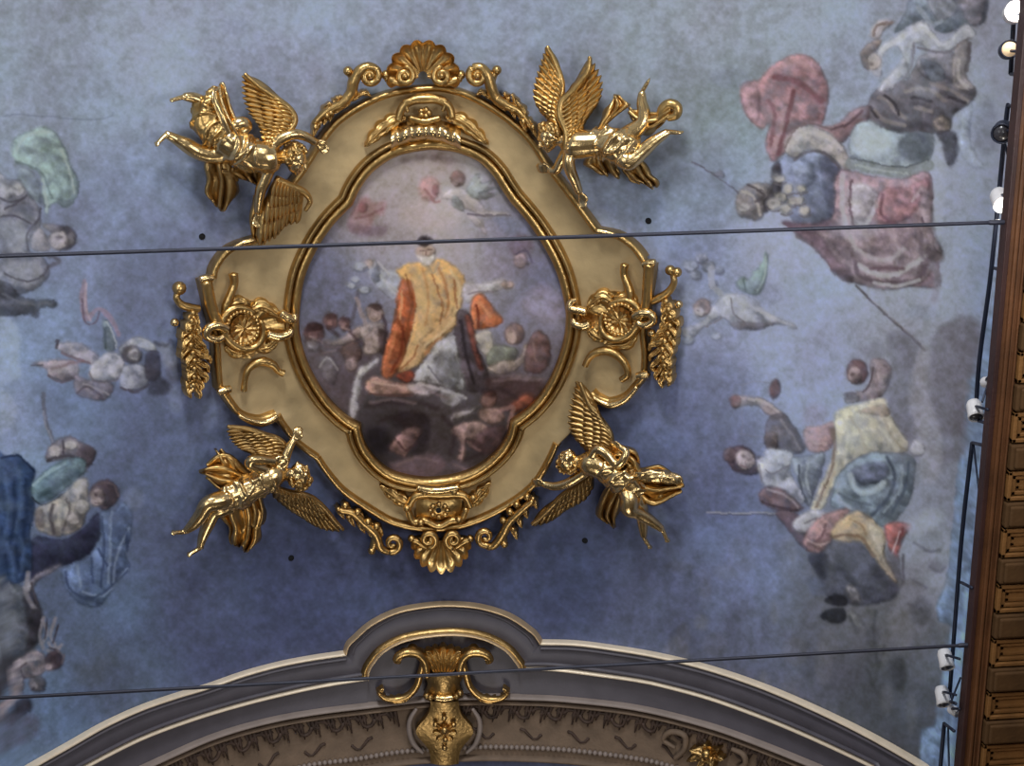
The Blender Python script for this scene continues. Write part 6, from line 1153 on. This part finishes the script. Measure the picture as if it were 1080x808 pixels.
wing(t, [(624, 500), (616, 508), (604, 516), (592, 524), (580, 536), (570, 546), (561, 553)], [(622, 518), (616, 528), (606, 534), (594, 540), (584, 548), (574, 553), (563, 555)], .30, .22, 12, 4.8, 'gold_deep')
wrap(t, [(634, 493, .44, 13), (644, 498, .45, 14.5), (656, 505, .44, 16), (668, 512, .40, 14), (678, 518, .36, 9)], 9, .26, 1.4, 31, m='gold_bright')
cloth(t, [(664, 502, .40, 9, 70), (678, 508, .38, 16, 75), (692, 512, .34, 19, 80), (706, 512, .30, 15, 85), (718, 511, .26, 8, 90)], 3.2, .07, 32, m='gold')
wrap(t, [(668, 500, .44, 5), (684, 502, .44, 7), (700, 503, .40, 7), (714, 506, .34, 6), (717, 513, .30, 4)], 6, .2, 2, 33, m='gold_bright')
cloth(t, [(650, 508, .36, 6, 10), (646, 520, .32, 11, 0), (642, 532, .28, 14, 0), (640, 544, .22, 10, 0), (644, 553, .18, 5, 0)], 3, .06, 34, m='gold_deep')
cloth(t, [(640, 480, .42, 8, 90), (652, 478, .46, 9, 90), (666, 484, .44, 9, 70), (672, 494, .40, 7, 50)], 2.5, .05, 35, m='gold')
# ================= camera, light =================
cd = bpy.data.cameras.new('camera'); cam = bpy.data.objects.new('camera', cd); COL.objects.link(cam)
cd.sensor_fit = 'HORIZONTAL'; cd.sensor_width = 36; cd.lens = F/1080*36; cd.clip_end = 200
Mx = Matrix([(*[CR[i], CU[i], -CF[i]], [0, 0, EYE][i]) for i in range(3)]+[(0, 0, 0, 1)])
cam.matrix_world = Mx; SC.camera = cam
w = bpy.data.worlds.new('world'); SC.world = w; w.use_nodes = True
nt = w.node_tree; bg = nt.nodes['Background']
tc = nt.nodes.new('ShaderNodeTexCoord'); sx = nt.nodes.new('ShaderNodeSeparateXYZ'); cr_ = nt.nodes.new('ShaderNodeValToRGB'); mr = nt.nodes.new('ShaderNodeMapRange')
mr.inputs[1].default_value = -1; mr.inputs[2].default_value = 1
nt.links.new(tc.outputs['Generated'], sx.inputs[0]); nt.links.new(sx.outputs['Z'], mr.inputs[0]); nt.links.new(mr.outputs[0], cr_.inputs[0])
cr_.color_ramp.elements[0].position = 0; cr_.color_ramp.elements[0].color = (.16, .13, .105, 1)
cr_.color_ramp.elements[1].position = 1; cr_.color_ramp.elements[1].color = (.18, .19, .22, 1)
e = cr_.color_ramp.elements.new(.40); e.color = (.055, .047, .04, 1)
nt.links.new(cr_.outputs[0], bg.inputs['Color']); bg.inputs['Strength'].default_value = .45
def area(name, loc, tgt, sx_, sy_, pw, col):
    l = bpy.data.lights.new(name, 'AREA'); l.shape = 'RECTANGLE'; l.size = sx_; l.size_y = sy_; l.energy = pw; l.color = col
    o = bpy.data.objects.new(name, l); COL.objects.link(o); o.location = loc
    o.rotation_euler = (Vector(tgt)-Vector(loc)).to_track_quat('-Z', 'Y').to_euler(); return o
area('nave_window', (-.5, -9, 10.0), (0, 5, 17), 2.4, 3.2, 1300, (.95, .97, 1))
area('left_fill', (-4.0, 1.0, 9.0), (1, 5.5, 17), 2.0, 3.0, 130, (.92, .96, 1))  # unseen side light, added for highlights on the gilding
area('right_fill', (4.4, 1.0, 9.0), (-1, 5.5, 17), 2.0, 3.0, 200, (.95, .97, 1))  # its counterpart on the right, also unseen and added to lift that side
area('choir_fill', (.2, 11.5, 9.5), (0, 7, 17), 2.5, 2.0, 130, (1, .94, .86))  # unseen fill past the arch, added to brighten the lower vault
vs = SC.view_settings; vs.view_transform = 'Standard'; vs.look = 'None'; vs.exposure = 0; vs.gamma = 1; vs.use_curve_mapping = False
